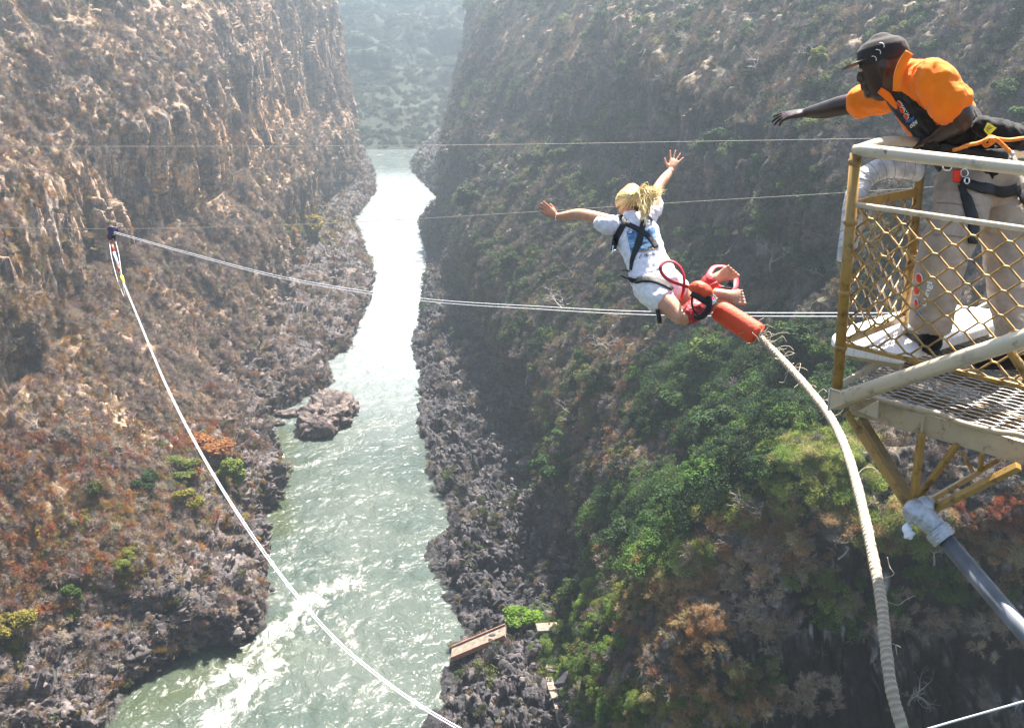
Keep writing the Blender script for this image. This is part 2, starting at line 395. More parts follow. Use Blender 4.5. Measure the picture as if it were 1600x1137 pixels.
def terrain_mat():
    m, n, b = new_mat('gorge_rock')
    at = N(n, 'ShaderNodeAttribute', attribute_name='Col')
    t1 = noise_node(n, .9, 8, .68); t2 = noise_node(n, 3.5, 6, .65)
    r1 = ramp(n, t1.outputs[0], [(.32, (.42, .42, .44)), (.5, (.95, .95, .95)), (.68, (1.75, 1.68, 1.6))])
    r2 = ramp(n, t2.outputs[0], [(.3, (.6, .6, .6)), (.7, (1.4, 1.4, 1.4))])
    def mul(a_, b_):
        x = N(n, 'ShaderNodeMix', data_type='RGBA', blend_type='MULTIPLY'); x.inputs[0].default_value = 1
        n.links.new(a_, x.inputs[6]); n.links.new(b_, x.inputs[7]); return x.outputs[2]
    t4 = noise_node(n, 1.1, 7, .7, stretch=(1, 1, .10)); r4 = ramp(n, t4.outputs[0], [(.34, (.22, .20, .20)), (.46, (.9, .88, .86)), (.62, (1.5, 1.4, 1.3))])
    gn = N(n, 'ShaderNodeNewGeometry'); sx_ = N(n, 'ShaderNodeSeparateXYZ'); n.links.new(gn.outputs['Normal'], sx_.inputs[0]); mr = N(n, 'ShaderNodeMapRange'); mr.inputs[1].default_value = .62; mr.inputs[2].default_value = .30; n.links.new(sx_.outputs[2], mr.inputs[0])
    m4 = N(n, 'ShaderNodeMix', data_type='RGBA'); n.links.new(mr.outputs[0], m4.inputs[0]); m4.inputs[6].default_value = (1, 1, 1, 1); n.links.new(r4.outputs[0], m4.inputs[7])
    n.links.new(mul(mul(mul(at.outputs['Color'], r1.outputs[0]), r2.outputs[0]), m4.outputs[2]), b.inputs['Base Color'])
    b.inputs['Roughness'].default_value = .88; b.inputs['Specular IOR Level'].default_value = .25
    t3 = noise_node(n, 1.6, 8, .7)
    bp = N(n, 'ShaderNodeBump'); bp.inputs['Strength'].default_value = .8; bp.inputs['Distance'].default_value = .5
    n.links.new(t3.outputs[0], bp.inputs['Height']); n.links.new(bp.outputs[0], b.inputs['Normal'])
    return m
M_ROCK = terrain_mat()
def set_col(me, C):
    at = me.color_attributes.new('Col', 'FLOAT_COLOR', 'POINT')
    buf = np.ones((len(me.vertices), 4), np.float32); buf[:, :3] = C.reshape(-1, 3); at.data.foreach_set('color', buf.ravel())
def terrain(name, G, C, flip):
    me = mesh_np(name, G.reshape(-1, 3), grid_faces(G.shape[0], G.shape[1], flip), M_ROCK)
    set_col(me, C); o = obj_of(name, me); tag(o, kind='structure'); return o
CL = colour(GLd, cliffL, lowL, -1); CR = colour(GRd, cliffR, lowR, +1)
terrain('hillside_west', GLd, CL, False)
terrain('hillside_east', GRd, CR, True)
# far end of the gorge, where the river bends away behind the west wall
xs = np.linspace(-480, 400, 480); ts = np.linspace(0, 1, 260)
XX, TT = np.meshgrid(xs, ts, indexing='ij')
YY = 655 + TT * 860 + 14 * np.sin(XX / 50.) * (1 - TT)
ZZ = -4 + np.interp(TT, [0, .02, .06, .16, .3, .45, .65, 1], [0, 4, 14, 34, 52, 74, 104, 150])
GF = np.stack([XX, YY, ZZ], -1); pf = GF.reshape(-1, 3)
dF = (fbm(pf * np.array([1, 1, .3]) / 70, 3, ridged=True) * 24 + fbm(pf / 22 + 4, 4) * 8) * sstep(.02, .2, TT.ravel()); 
GF[..., 2] += dF.reshape(XX.shape); GF[..., 1] -= dF.reshape(XX.shape) * .5
CF = np.zeros(XX.shape + (3,)) + np.array([.026, .036, .024]); CF = mixc(CF, [.045, .05, .035], sstep(.1, .5, fbm(pf / 30 + 9, 4).reshape(XX.shape)))
terrain('hill', GF, CF, True)

# ---------------------------------------------------------------- river
def water_mat():
    m, n, b = new_mat('river_water')
    at = N(n, 'ShaderNodeAttribute', attribute_name='foam')
    # swirl noise for foam
    tc = N(n, 'ShaderNodeTexCoord')
    wr = N(n, 'ShaderNodeTexNoise'); wr.inputs['Scale'].default_value = .12; wr.inputs['Detail'].default_value = 3
    n.links.new(tc.outputs['Object'], wr.inputs[0])
    mx = N(n, 'ShaderNodeMix', data_type='VECTOR'); mx.inputs[0].default_value = .5
    va = N(n, 'ShaderNodeVectorMath', operation='MULTIPLY_ADD'); va.inputs[1].default_value = (9, 9, 9)
    n.links.new(wr.outputs['Color'], va.inputs[0]); n.links.new(tc.outputs['Object'], va.inputs[2])
    def nz(scale, det, rough=.6, st=None):
        t = N(n, 'ShaderNodeTexNoise'); t.inputs['Scale'].default_value = scale; t.inputs['Detail'].default_value = det; t.inputs['Roughness'].default_value = rough
        src = va.outputs[0]
        if st:
            mp = N(n, 'ShaderNodeMapping'); mp.inputs['Scale'].default_value = st; n.links.new(src, mp.inputs[0]); src = mp.outputs[0]
        n.links.new(src, t.inputs[0]); return t.outputs[0]
    def mth(op, a_, b_=None, c_=None):
        x = N(n, 'ShaderNodeMath', operation=op)
        for i, q in enumerate((a_, b_, c_)):
            if q is None: continue
            if hasattr(q, 'node'): n.links.new(q, x.inputs[i])
            else: x.inputs[i].default_value = q
        return x.outputs[0]
    f = mth('ADD', at.outputs['Fac'], mth('MULTIPLY', mth('SUBTRACT', nz(.42, 12, .80, (1.3, .5, 1)), .5), 4.2))
    f = mth('SUBTRACT', f, .50)
    fm = mth('MULTIPLY', f, 1.5); fm = mth('MINIMUM', mth('MAXIMUM', fm, 0.0), 1.0)
    base = ramp(n, nz(.06, 4), [(.35, (.046, .064, .052)), (.65, (.082, .098, .080))])
    at2 = N(n, 'ShaderNodeAttribute', attribute_name='shallow')
    sh = N(n, 'ShaderNodeMix', data_type='RGBA'); n.links.new(at2.outputs['Fac'], sh.inputs[0])
    n.links.new(base.outputs[0], sh.inputs[6]); sh.inputs[7].default_value = (.050, .062, .030, 1)
    at4 = N(n, 'ShaderNodeAttribute', attribute_name='pale'); wh = N(n, 'ShaderNodeMix', data_type='RGBA'); pm = mth('MULTIPLY', at4.outputs['Fac'], mth('ADD', .55, mth('MULTIPLY', nz(.35, 6, .7), .7))); n.links.new(mth('MINIMUM', pm, 1.0), wh.inputs[0]); n.links.new(sh.outputs[2], wh.inputs[6]); wh.inputs[7].default_value = (.20, .225, .23, 1)  # lighter tint: aerated water, with sky glare painted into the base colour
    mc = N(n, 'ShaderNodeMix', data_type='RGBA'); n.links.new(fm, mc.inputs[0]); n.links.new(wh.outputs[2], mc.inputs[6]); mc.inputs[7].default_value = (.78, .80, .72, 1)
    n.links.new(mc.outputs[2], b.inputs['Base Color'])
    at3 = N(n, 'ShaderNodeAttribute', attribute_name='chop'); n.links.new(mth('MAXIMUM', mth('MULTIPLY', fm, .6), at3.outputs['Fac']), b.inputs['Roughness'])
    b.inputs['IOR'].default_value = 1.33
    h = mth('ADD', mth('MULTIPLY', nz(.22, 5, .55), 2.6), mth('MULTIPLY', nz(1.5, 5, .6, (1, .6, 1)), .35))
    h = mth('ADD', h, mth('MULTIPLY', fm, .35))
    bp = N(n, 'ShaderNodeBump'); bp.inputs['Strength'].default_value = 1.0; bp.inputs['Distance'].default_value = .42
    n.links.new(h, bp.inputs['Height']); n.links.new(bp.outputs[0], b.inputs['Normal'])
    return m
wy = np.concatenate([np.linspace(-50, 120, 30), np.linspace(121, 420, 420), np.linspace(421, 760, 180)]); wx = np.concatenate([[-420, -300, -200, -140], np.linspace(-110, 25, 300), [60, 150]])
WX, WY = np.meshgrid(wx, wy, indexing='ij')
WP = np.stack([WX, WY, WX * 0], -1).reshape(-1, 3)
WZ = (fbm(WP / np.array([7, 9, 7.]), 4, .55, ridged=True) * .22).reshape(WX.shape)
def pl_dist(px, py, poly):
    d = np.full(px.shape, 1e9)
    for (a, b) in zip(poly[:-1], poly[1:]):
        a = np.array(a); b = np.array(b); ab = b - a; t = np.clip(((px - a[0]) * ab[0] + (py - a[1]) * ab[1]) / (ab @ ab), 0, 1)
        d = np.minimum(d, np.hypot(px - a[0] - t * ab[0], py - a[1] - t * ab[1]))
    return d
foam = np.zeros(WX.shape)
for pts, wd, st in [([(540, 905), (480, 945), (440, 985), (400, 1030), (330, 1070)], 4.6, .78), ([(420, 1040), (380, 1080), (330, 1137), (300, 1200)], 4.2, .85), ([(475, 985), (520, 960), (545, 990), (555, 1010)], 1.8, .6), ([(330, 1060), (260, 1085)], 2.0, .4),
                    ([(380, 1015), (405, 1000)], 1.6, .9), ([(520, 700), (575, 665), (650, 655)], 3.5, .32), ([(450, 735), (520, 715), (560, 690)], 1.4, .62), ([(480, 660), (440, 650), (420, 640)], 1.0, .5), ([(420, 930), (440, 900), (450, 850)], 3, .35), ([(530, 590), (560, 540), (590, 480)], 4, .3), ([(560, 800), (640, 860)], 12, .16), ([(600, 960), (640, 1100)], 12, .12)]:
    pl = [tuple(onz(*q)[:2]) for q in pts]
    foam = np.maximum(foam, st * np.exp(-(pl_dist(WX, WY, pl) / wd) ** 2))
shal = np.exp(-(pl_dist(WX, WY, [tuple(onz(*q)[:2]) for q in [(440, 680), (430, 760), (440, 830)]]) / 3.5) ** 2) * .8
shal = np.maximum(shal, np.exp(-(pl_dist(WX, WY, [tuple(onz(*q)[:2]) for q in [(220, 1110), (330, 1050), (400, 1020)]]) / 6) ** 2) * .7)
WZ = WZ + foam * fbm(WP / 2.2, 4, .6).reshape(WX.shape) * 1.1
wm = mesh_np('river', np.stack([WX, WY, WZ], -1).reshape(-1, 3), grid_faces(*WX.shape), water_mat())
pale = sstep(235, 330, WY + 14 * np.sin(WX / 7) + 8 * fbm(WP / 14, 3).reshape(WX.shape) * 3) * (1 - .9 * sstep(560, 610, WY))  # whitewater run; sky glare on this stretch is put into the colour too
chop = .10 + .27 * (1 - .5 * sstep(560, 620, WY)) * sstep(205, 300, WY + 12 * np.sin(WX / 9))
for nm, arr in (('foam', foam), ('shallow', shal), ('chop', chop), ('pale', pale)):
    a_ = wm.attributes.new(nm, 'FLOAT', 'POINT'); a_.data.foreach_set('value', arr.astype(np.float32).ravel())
tag(obj_of('river_water', wm), kind='structure')
# river bed and land below everything
g = MB(); g.add([(-680, -60, -6), (585, -60, -6), (585, 1800, -6), (-680, 1800, -6)], [(0, 1, 2, 3)], False)
tag(g.build('ground', M_ROCK), kind='structure')
# ---------------------------------------------------------------- plants and rocks
rs = np.random.RandomState(11); random.seed(5)
def bvh_of(G):
    H = G[::2, ::2]; return BVHTree.FromPolygons(H.reshape(-1, 3).tolist(), grid_faces(H.shape[0], H.shape[1]).tolist())
BV = [bvh_of(GLd), bvh_of(GRd)]
def hit(px, py):
    o = Vector((0, 0, CAMZ)); r = ray(px, py).normalized(); best = None
    for b in BV:
        h = b.ray_cast(o, r)
        if h[0] is not None and (best is None or h[3] < best[3]): best = h
    return best[0] if best else None

def attr_mat(name, key, var=.35, rough=.75, trans=0.0, tint=(1, 1, 1), spec=.2):
    m, n, b = new_mat(name)
    at = N(n, 'ShaderNodeAttribute', attribute_name='tone', attribute_type='INSTANCER')
    geo = N(n, 'ShaderNodeNewGeometry')
    mr = N(n, 'ShaderNodeMapRange'); mr.inputs[3].default_value = 1 - var; mr.inputs[4].default_value = 1 + var
    n.links.new(geo.outputs['Random Per Island'], mr.inputs[0])
    v = N(n, 'ShaderNodeVectorMath', operation='SCALE'); n.links.new(at.outputs['Color'], v.inputs[0]); n.links.new(mr.outputs[0], v.inputs[3])
    v2 = N(n, 'ShaderNodeVectorMath', operation='MULTIPLY'); n.links.new(v.outputs[0], v2.inputs[0]); v2.inputs[1].default_value = tint
    n.links.new(v2.outputs[0], b.inputs['Base Color'])
    b.inputs['Roughness'].default_value = rough; b.inputs['Specular IOR Level'].default_value = spec
    if trans:
        tr = N(n, 'ShaderNodeBsdfTranslucent'); mx = N(n, 'ShaderNodeMixShader'); mx.inputs[0].default_value = trans
        n.links.new(v2.outputs[0], tr.inputs[0]); out = n.nodes['Material Output']
        n.links.new(b.outputs[0], mx.inputs[1]); n.links.new(tr.outputs[0], mx.inputs[2]); n.links.new(mx.outputs[0], out.inputs[0])
    return m
M_LEAF = attr_mat('leaf', 'tone', .45, .65, .42, spec=.12); M_TWIG = attr_mat('twig', 'tone', .35, .85)
M_BARK = simple('bark', (.17, .125, .09), .85, scale=3, var=.3, bump=.5)
M_PALE = simple('pale_bark', (.30, .27, .245), .8, scale=3, var=.25)
def rock_mat():
    m, n, b = new_mat('boulder_rock')
    at = N(n, 'ShaderNodeAttribute', attribute_name='tone', attribute_type='INSTANCER')
    t = noise_node(n, 2.5, 6, .65); r = ramp(n, t.outputs[0], [(.3, (.5, .5, .5)), (.7, (1.5, 1.45, 1.4))])
    v = N(n, 'ShaderNodeVectorMath', operation='MULTIPLY'); n.links.new(at.outputs['Color'], v.inputs[0]); n.links.new(r.outputs[0], v.inputs[1])
    n.links.new(v.outputs[0], b.inputs['Base Color']); b.inputs['Roughness'].default_value = .75; b.inputs['Specular IOR Level'].default_value = .35
    t3 = noise_node(n, 4, 6, .7); bp = N(n, 'ShaderNodeBump'); bp.inputs['Strength'].default_value = .5; bp.inputs['Distance'].default_value = .15
    n.links.new(t3.outputs[0], bp.inputs['Height']); n.links.new(bp.outputs[0], b.inputs['Normal'])
    return m
M_BOULD = rock_mat()

def quads(c, size, nrm=None, asp=.6, r=rs):
    """leaf-like quads at centres c"""
    n = len(c); nrm = r.normal(size=(n, 3)) if nrm is None else nrm + r.normal(size=(n, 3)) * .8
    nrm /= np.linalg.norm(nrm, axis=1)[:, None]; a = r.normal(size=(n, 3)); a -= nrm * (a * nrm).sum(1)[:, None]; a /= np.linalg.norm(a, axis=1)[:, None]
    b = np.cross(nrm, a); s = size * r.uniform(.6, 1.3, n)[:, None]
    V = np.stack([c - a * s, c - b * s * asp, c + a * s, c + b * s * asp], 1).reshape(-1, 3)
    return V, np.arange(n * 4).reshape(n, 4)
def strands(base, tip, wd, r=rs, bend=.15):
    """thin bent blades from base to tip: 2 quads each"""
    n = len(base); d = tip - base; L = np.linalg.norm(d, axis=1)[:, None]
    mid = (base + tip) / 2 + r.normal(size=(n, 3)) * L * bend; s = np.cross(d, r.normal(size=(n, 3))); s /= np.linalg.norm(s, axis=1)[:, None] + 1e-9
    w_ = (wd * r.uniform(.6, 1.4, n))[:, None]
    V = np.stack([base - s * w_, base + s * w_, mid + s * w_ * .8, mid - s * w_ * .8, tip + s * w_ * .3, tip - s * w_ * .3], 1).reshape(-1, 3)
    i = np.arange(n)[:, None] * 6
    return V, np.concatenate([i + [0, 1, 2, 3], i + [3, 2, 4, 5]])
def cat(parts):
    V = []; F = []; o = 0
    for v, f in parts: V.append(v); F.append(f + o); o += len(v)
    return np.concatenate(V), np.concatenate(F)
def lumpy(n, r, flat=.75, nl=7, fill=.35):
    """points through a lumpy crown of unit radius, more towards its outside"""
    cs = r.normal(size=(nl, 3)); cs /= np.linalg.norm(cs, axis=1)[:, None]; cs *= r.uniform(.3, .95, nl)[:, None]; cs[:, 2] = np.abs(cs[:, 2]) * flat * r.uniform(.7, 1.3) + .05; cs[:, 0] *= r.uniform(.75, 1.25)
    rad = r.uniform(.14, .42, nl); k = r.randint(0, nl, n); d = r.normal(size=(n, 3)); d /= np.linalg.norm(d, axis=1)[:, None]
    rr = np.where(r.rand(n) < fill, r.rand(n) ** .5, r.uniform(.82, 1.05, n))
    return cs[k] + d * rad[k][:, None] * rr[:, None] * np.array([1, 1, flat]), d
def twig_bush(seed, n=420, wd=.011):
    r = np.random.RandomState(seed); k = 16
    d = r.normal(size=(k, 3)); d[:, 2] = np.abs(d[:, 2]) + .25; d /= np.linalg.norm(d, axis=1)[:, None]
    tips = d * r.uniform(.55, .9, k)[:, None]
    P1 = strands(np.zeros((k, 3)), tips, wd * 1.8, r)
    i = r.randint(0, k, n); t = r.uniform(.35, 1, n)[:, None]; b = tips[i] * t
    d2 = d[i] + r.normal(size=(n, 3)) * .75; d2[:, 2] += .1; d2 /= np.linalg.norm(d2, axis=1)[:, None]
    P2 = strands(b, b + d2 * r.uniform(.2, .5, n)[:, None], wd, r)
    return cat([P1, P2])
def grass_tuft(seed, n=260, wd=.012):
    r = np.random.RandomState(seed); b = r.normal(size=(n, 3)) * .35; b[:, 2] = 0
    t = b * 1.6 + r.normal(size=(n, 3)) * .16; t[:, 2] = r.uniform(.35, .8, n)
    return strands(b, t, wd, r, .1)
def leafy(seed, n=900, leaf=.07, flat=.8, nl=8, twigs=60):
    r = np.random.RandomState(seed); c, d = lumpy(n, r, flat, nl); L = quads(c, leaf, d * .8 + np.array([0, 0, .7]), r=r)
    c2, _ = lumpy(twigs, r, flat, nl); return cat([L, strands(np.zeros((twigs, 3)) + r.normal(size=(twigs, 3)) * .05, c2, .012, r)])
def drape(seed, n=1500):
    """bush of fine upright and drooping sprays"""
    r = np.random.RandomState(seed); c, d = lumpy(n, r, .7, 9, .2); t = c + (d * .6 + r.normal(size=(n, 3)) * .5 + np.array([0, 0, .25])) * .17
    return strands(c, t, .011, r, .2)
def rock_np(seed, npt=13, sq=(1, 1, .7)):
    r = np.random.RandomState(seed); bm = bmesh.new()
    for q in r.uniform(-1, 1, size=(npt, 3)):
        q = q / max(.6, np.linalg.norm(q)) * r.uniform(.75, 1); bm.verts.new(q * np.array(sq))
    h = bmesh.ops.convex_hull(bm, input=bm.verts)
    bmesh.ops.delete(bm, geom=[v for v in bm.verts if not v.link_faces], context='VERTS')
    bmesh.ops.bevel(bm, geom=bm.edges[:], offset=.05, segments=1, affect='EDGES')
    me = bpy.data.meshes.new('boulder'); bm.to_mesh(me); bm.free(); me.materials.append(M_BOULD); return me
def grow(seed, depth=4, spread=.75, up=.35, n0=3, wob=.25, ln=.36, r0=.035):
    """a branching skeleton of unit height: list of (a, b, ra, rb, level)"""
    r = random.Random(seed); segs = []; tips = []
    def br(p, d, l, rad, lv):
        q = p
        for k in range(2):
            d2 = (d + Vector([r.gauss(0, wob * .5) for _ in range(3)])).normalized(); q2 = q + d2 * l * .5
            segs.append((q, q2, rad * (1 - .2 * k), rad * (.8 - .2 * k), lv)); q = q2; d = d2
        if lv >= depth: tips.append(q); return
        for _ in range(n0 if lv < 2 else r.choice([2, 2, 3])):
            dd = (d + Vector([r.gauss(0, spread), r.gauss(0, spread), r.gauss(0, spread * .6) + up])).normalized()
            br(q, dd, l * r.uniform(.6, .85), rad * .6, lv + 1)
    br(Vector((0, 0, 0)), Vector((r.gauss(0, .12), r.gauss(0, .12), 1)).normalized(), ln, r0, 0)
    return segs, tips
def wood(segs, n0=7):
    m = MB()
    for a, b, ra, rb, lv in segs: m.tube([a, b], [ra, rb], n=max(3, n0 - lv), cap=False)
    return m
PR_TW = [mesh_np('scrub', *twig_bush(s), M_TWIG, False) for s in range(4)]
PR_GR = [mesh_np('tuft', *grass_tuft(s + 20), M_TWIG, False) for s in range(2)]
PR_LF = [mesh_np('shrub', *leafy(s + 30), M_LEAF, False) for s in range(5)]
PR_DR = [mesh_np('shrub', *drape(s + 40), M_LEAF, False) for s in range(3)]
PR_RK = [rock_np(s + 50, 11 + s % 4, [(1, .8, .6), (1, 1, .8), (1.2, .6, .5), (1, .9, .5)][s % 4]) for s in range(7)]
PR_FINE = [mesh_np('shrub', *leafy(s + 60, 3000, .046, .85, 15, 120), M_LEAF, False) for s in range(4)]

# where plants can stand
def surf(G, low, cliff, ymax):
    n = grid_normals(G); n = n if n[..., 2].mean() > 0 else -n
    du = np.linalg.norm(np.gradient(G, axis=0), axis=-1); dv = np.linalg.norm(np.gradient(G, axis=1), axis=-1); A = du * dv
    px, py, D = project(G[..., 0], G[..., 1], G[..., 2]); vv = -(G - np.array([0, 0, CAMZ])); vv /= np.linalg.norm(vv, axis=-1, keepdims=True)
    ok = (px > -90) & (px < 1690) & (py > -90) & (py < 1240) & (G[..., 1] < ymax) & (G[..., 2] > .6) & ((n * vv).sum(-1) > -.35)
    f = ok.ravel(); g = lambda a: a.reshape(f.size, -1)[f]
    return dict(p=g(G), n=g(n), A=g(A)[:, 0] , px=g(px)[:, 0], py=g(py)[:, 0], D=g(D)[:, 0], low=g(low)[:, 0], cl=g(cliff)[:, 0])
SL = surf(GLd, lowL, cliffL, 640); SR = surf(GRd, lowR, cliffR, 640)
def ell(s, lst):
    out = np.zeros(len(s['px']))
    for (cx, cy, rx, ry, st) in lst: out = np.maximum(out, st * np.exp(-(((s['px'] - cx) / rx) ** 2 + ((s['py'] - cy) / ry) ** 2)))
    return out
def pick(s, wgt, n, r=rs):
    w_ = s['A'] * wgt; w_ = w_ / w_.sum(); i = r.choice(len(w_), n, p=w_); return i
INST = {}                         # kind -> list of arrays (pos, scale, protoindex, colour)
def put(kind, s, i, scale, protos, col, sink=.1, up=.6):
    n = len(i); pos = s['p'][i] + rs.normal(size=(n, 3)) * .3; pos[:, 2] -= sink * scale
    c = np.asarray(col) if np.ndim(col) == 2 else np.tile(col, (n, 1)); c = c * rs.uniform(.75, 1.25, (n, 1)) * rs.uniform(.92, 1.08, (n, 3))
    nr = s['n'][i] * (1 - up) + np.array([0, 0, up]); nr /= np.linalg.norm(nr, axis=1)[:, None]
    INST.setdefault(kind, []).append(dict(p=pos, s=scale, k=np.array(protos)[rs.randint(0, len(protos), n)], c=c, n=nr, a=scale / s['D'][i], px=s['px'][i], py=s['py'][i]))
def pal(n, cols, wts):
    w_ = np.array(wts, float); k = rs.choice(len(cols), n, p=w_ / w_.sum()); return np.array(cols)[k]
def lown(s, sc, o): return fbm(s['p'] / sc + o, 3)
nl1, nl2 = lown(SL, 18, 3), lown(SL, 7, 9); nr1, nr2 = lown(SR, 18, 30), lown(SR, 7, 39)
dry = 1 - .85 * SL['low']
U = rs.uniform
# west side: bare grey and rust scrub, dry grass, a few green shrubs
near = 200 / SL['D']
rockband = np.clip(ell(SL, [(150, 290, 150, 60, .8), (330, 180, 130, 45, .9), (440, 180, 60, 60, 1), (250, 300, 70, 50, .9), (90, 280, 60, 50, .8), (500, 120, 40, 120, .7), (430, 300, 60, 30, .6), (240, 470, 50, 40, .8), (310, 500, 30, 60, .6), (150, 500, 60, 60, .5)]) + sstep(.05, .25, lown(SL, 14, 55)) * .8, 0, 1)
w1 = dry * (.25 + np.clip(nl1 + .3, 0, 1)) * near ** 1.2 * (1 - .95 * SL['cl']) * (1 - .75 * rockband) * (1 - .45 * sstep(55, 70, SL['p'][:, 2]))
i = pick(SL, w1, 15000)
rust = np.clip(ell(SL, [(60, 790, 170, 110, 1), (200, 700, 110, 50, .6), (40, 880, 160, 80, 1), (330, 690, 60, 40, .6), (480, 380, 60, 50, .5)])[i] * .9 + .02, 0, 1)
cA = pal(len(i), [(.31, .245, .205), (.24, .19, .17), (.38, .295, .22), (.17, .135, .12), (.30, .23, .16)], [4, 3, 2, 2, 1]); cB = pal(len(i), [(.30, .11, .05), (.26, .13, .06), (.36, .19, .07)], [3, 3, 1])
m_ = (rs.rand(len(i)) < rust * .7)[:, None]
put('bare_shrub', SL, i, U(.7, 1.9, len(i)) * (SL['D'][i] / 250) ** .3, [0, 1, 2, 3], np.where(m_, cB, cA))
i = pick(SL, dry * near * (1 + 4 * ell(SL, [(220, 810, 110, 50, 1), (200, 870, 120, 40, .8), (60, 450, 120, 120, .7)])) * (1 - .8 * SL['cl']), 7000)
put('grass', SL, i, U(.5, 1.2, len(i)), [4, 5], pal(len(i), [(.34, .23, .11), (.38, .27, .15), (.40, .23, .07), (.24, .15, .08)], [3, 2, 2, 2]), up=.3)
i = pick(SL, dry * np.clip(nl2 - .05, 0, 1) * near, 1500)
put('leafy_shrub', SL, i, U(.5, 1.5, len(i)), [6, 7, 8, 9, 10], pal(len(i), [(.12, .12, .05), (.07, .085, .035), (.19, .15, .04), (.25, .12, .04), (.10, .085, .05)], [3, 2, 1, 2, 2]))
i = pick(SL, ell(SL, [(220, 800, 110, 35, 1), (130, 880, 90, 35, .7), (500, 360, 45, 22, 1.2), (300, 740, 90, 50, 1), (540, 385, 25, 12, .5), (190, 860, 30, 18, .8), (110, 930, 25, 20, .6)]) * dry, 900)
put('leafy_shrub', SL, i, U(.6, 1.5, len(i)), [6, 7, 8, 9, 10, 11], pal(len(i), [(.28, .22, .04), (.20, .19, .04), (.34, .19, .045), (.12, .13, .035)], [3, 2, 2, 1]))
# east side
nearR = 160 / SR['D']; dryR = 1 - .9 * SR['low']
cliffy = (1 - .85 * SR['cl']) * (1 - .75 * np.clip(ell(SR, [(760, 270, 75, 75, 1), (820, 590, 25, 60, 1), (1180, 215, 120, 40, .9), (1150, 400, 80, 35, .7)]), 0, 1)) * (1 - .6 * ell(SR, [(1000, 35, 260, 45, 1)]))
dark_px = ell(SR, [(1350, 1030, 330, 150, 1.1), (1150, 1000, 60, 120, .7), (1500, 1000, 160, 160, 1.)])         # the bare rock face under the spur
spur = (SR['p'][:, 1] < 135)
bareface = np.where((SR['p'][:, 1] < 100) & (SR['cl'] > .2), .12, 1.) * (1 - .9 * np.clip(dark_px, 0, 1) * (SR['n'][:, 2] < .45))
i = pick(SR, dryR * cliffy * nearR ** 1.3 * (.35 + np.clip(nr1 + .3, 0, 1)) * bareface, 17000)
cA = pal(len(i), [(.17, .145, .135), (.21, .17, .145), (.13, .115, .11), (.24, .185, .125), (.19, .13, .075)], [4, 3, 3, 2, 2])
wm_ = ell(SR, [(1060, 930, 90, 120, 1), (1200, 830, 150, 60, .8), (960, 600, 90, 130, .6), (1540, 860, 90, 90, .9), (1100, 1080, 130, 60, .8)])[i]
cB = pal(len(i), [(.24, .145, .07), (.30, .20, .11), (.22, .11, .06)], [3, 2, 2]); m_ = (rs.rand(len(i)) < wm_ * .75)[:, None]
put('bare_shrub', SR, i, U(.6, 1.7, len(i)) * (SR['D'][i] / 200) ** .5, [0, 1, 2, 3], np.where(m_, cB, cA))
i = pick(SR, dryR * cliffy * nearR ** 1.3 * np.clip(nr2 + .12, 0, 1) * bareface * (SR['D'] > 130), 7000)
cA = pal(len(i), [(.075, .085, .045), (.05, .065, .03), (.10, .105, .05), (.04, .05, .028), (.13, .13, .05)], [4, 4, 2, 3, 1])
put('leafy_shrub', SR, i, U(.7, 1.9, len(i)) * (SR['D'][i] / 230) ** .4, [6, 7, 8, 9, 10], cA)
nr3 = lown(SR, 12, 91)
i = pick(SR, dryR * cliffy * nearR * sstep(.12, .35, nr3) * bareface * (SR['D'] > 150), 1300)
put('leafy_shrub', SR, i, U(1.2, 3.2, len(i)) * (SR['D'][i] / 230) ** .4, [6, 7, 8, 9, 10], pal(len(i), [(.075, .10, .04), (.045, .075, .03), (.12, .13, .04), (.035, .055, .025), (.16, .16, .05)], [4, 4, 2, 3, 1]))
i = pick(SR, ell(SR, [(930, 200, 60, 50, 1), (860, 240, 50, 50, .7), (1120, 220, 40, 30, .7), (1180, 290, 20, 60, .8), (800, 400, 60, 60, .8), (760, 330, 40, 40, .8), (960, 260, 50, 30, .7), (1260, 330, 40, 30, .7), (1560, 190, 50, 40, 1), (850, 480, 40, 40, .7), (910, 580, 40, 50, .6), (870, 700, 30, 60, 1), (1000, 350, 60, 40, .5), (1240, 480, 60, 40, .6)]), 420)
put('leafy_shrub', SR, i, U(1.2, 3.0, len(i)), [6, 7, 8, 9, 10], pal(len(i), [(.085, .11, .035), (.05, .085, .03), (.13, .15, .04)], [4, 4, 2]))
i = pick(SR, dryR * ell(SR, [(700, 500, 40, 40, .8), (760, 460, 30, 60, .5), (1000, 60, 230, 50, .5), (870, 60, 90, 50, .6)]), 900)
put('grass', SR, i, U(.8, 1.6, len(i)), [4, 5], pal(len(i), [(.33, .24, .13), (.27, .2, .13)], [1, 1]), up=.3)
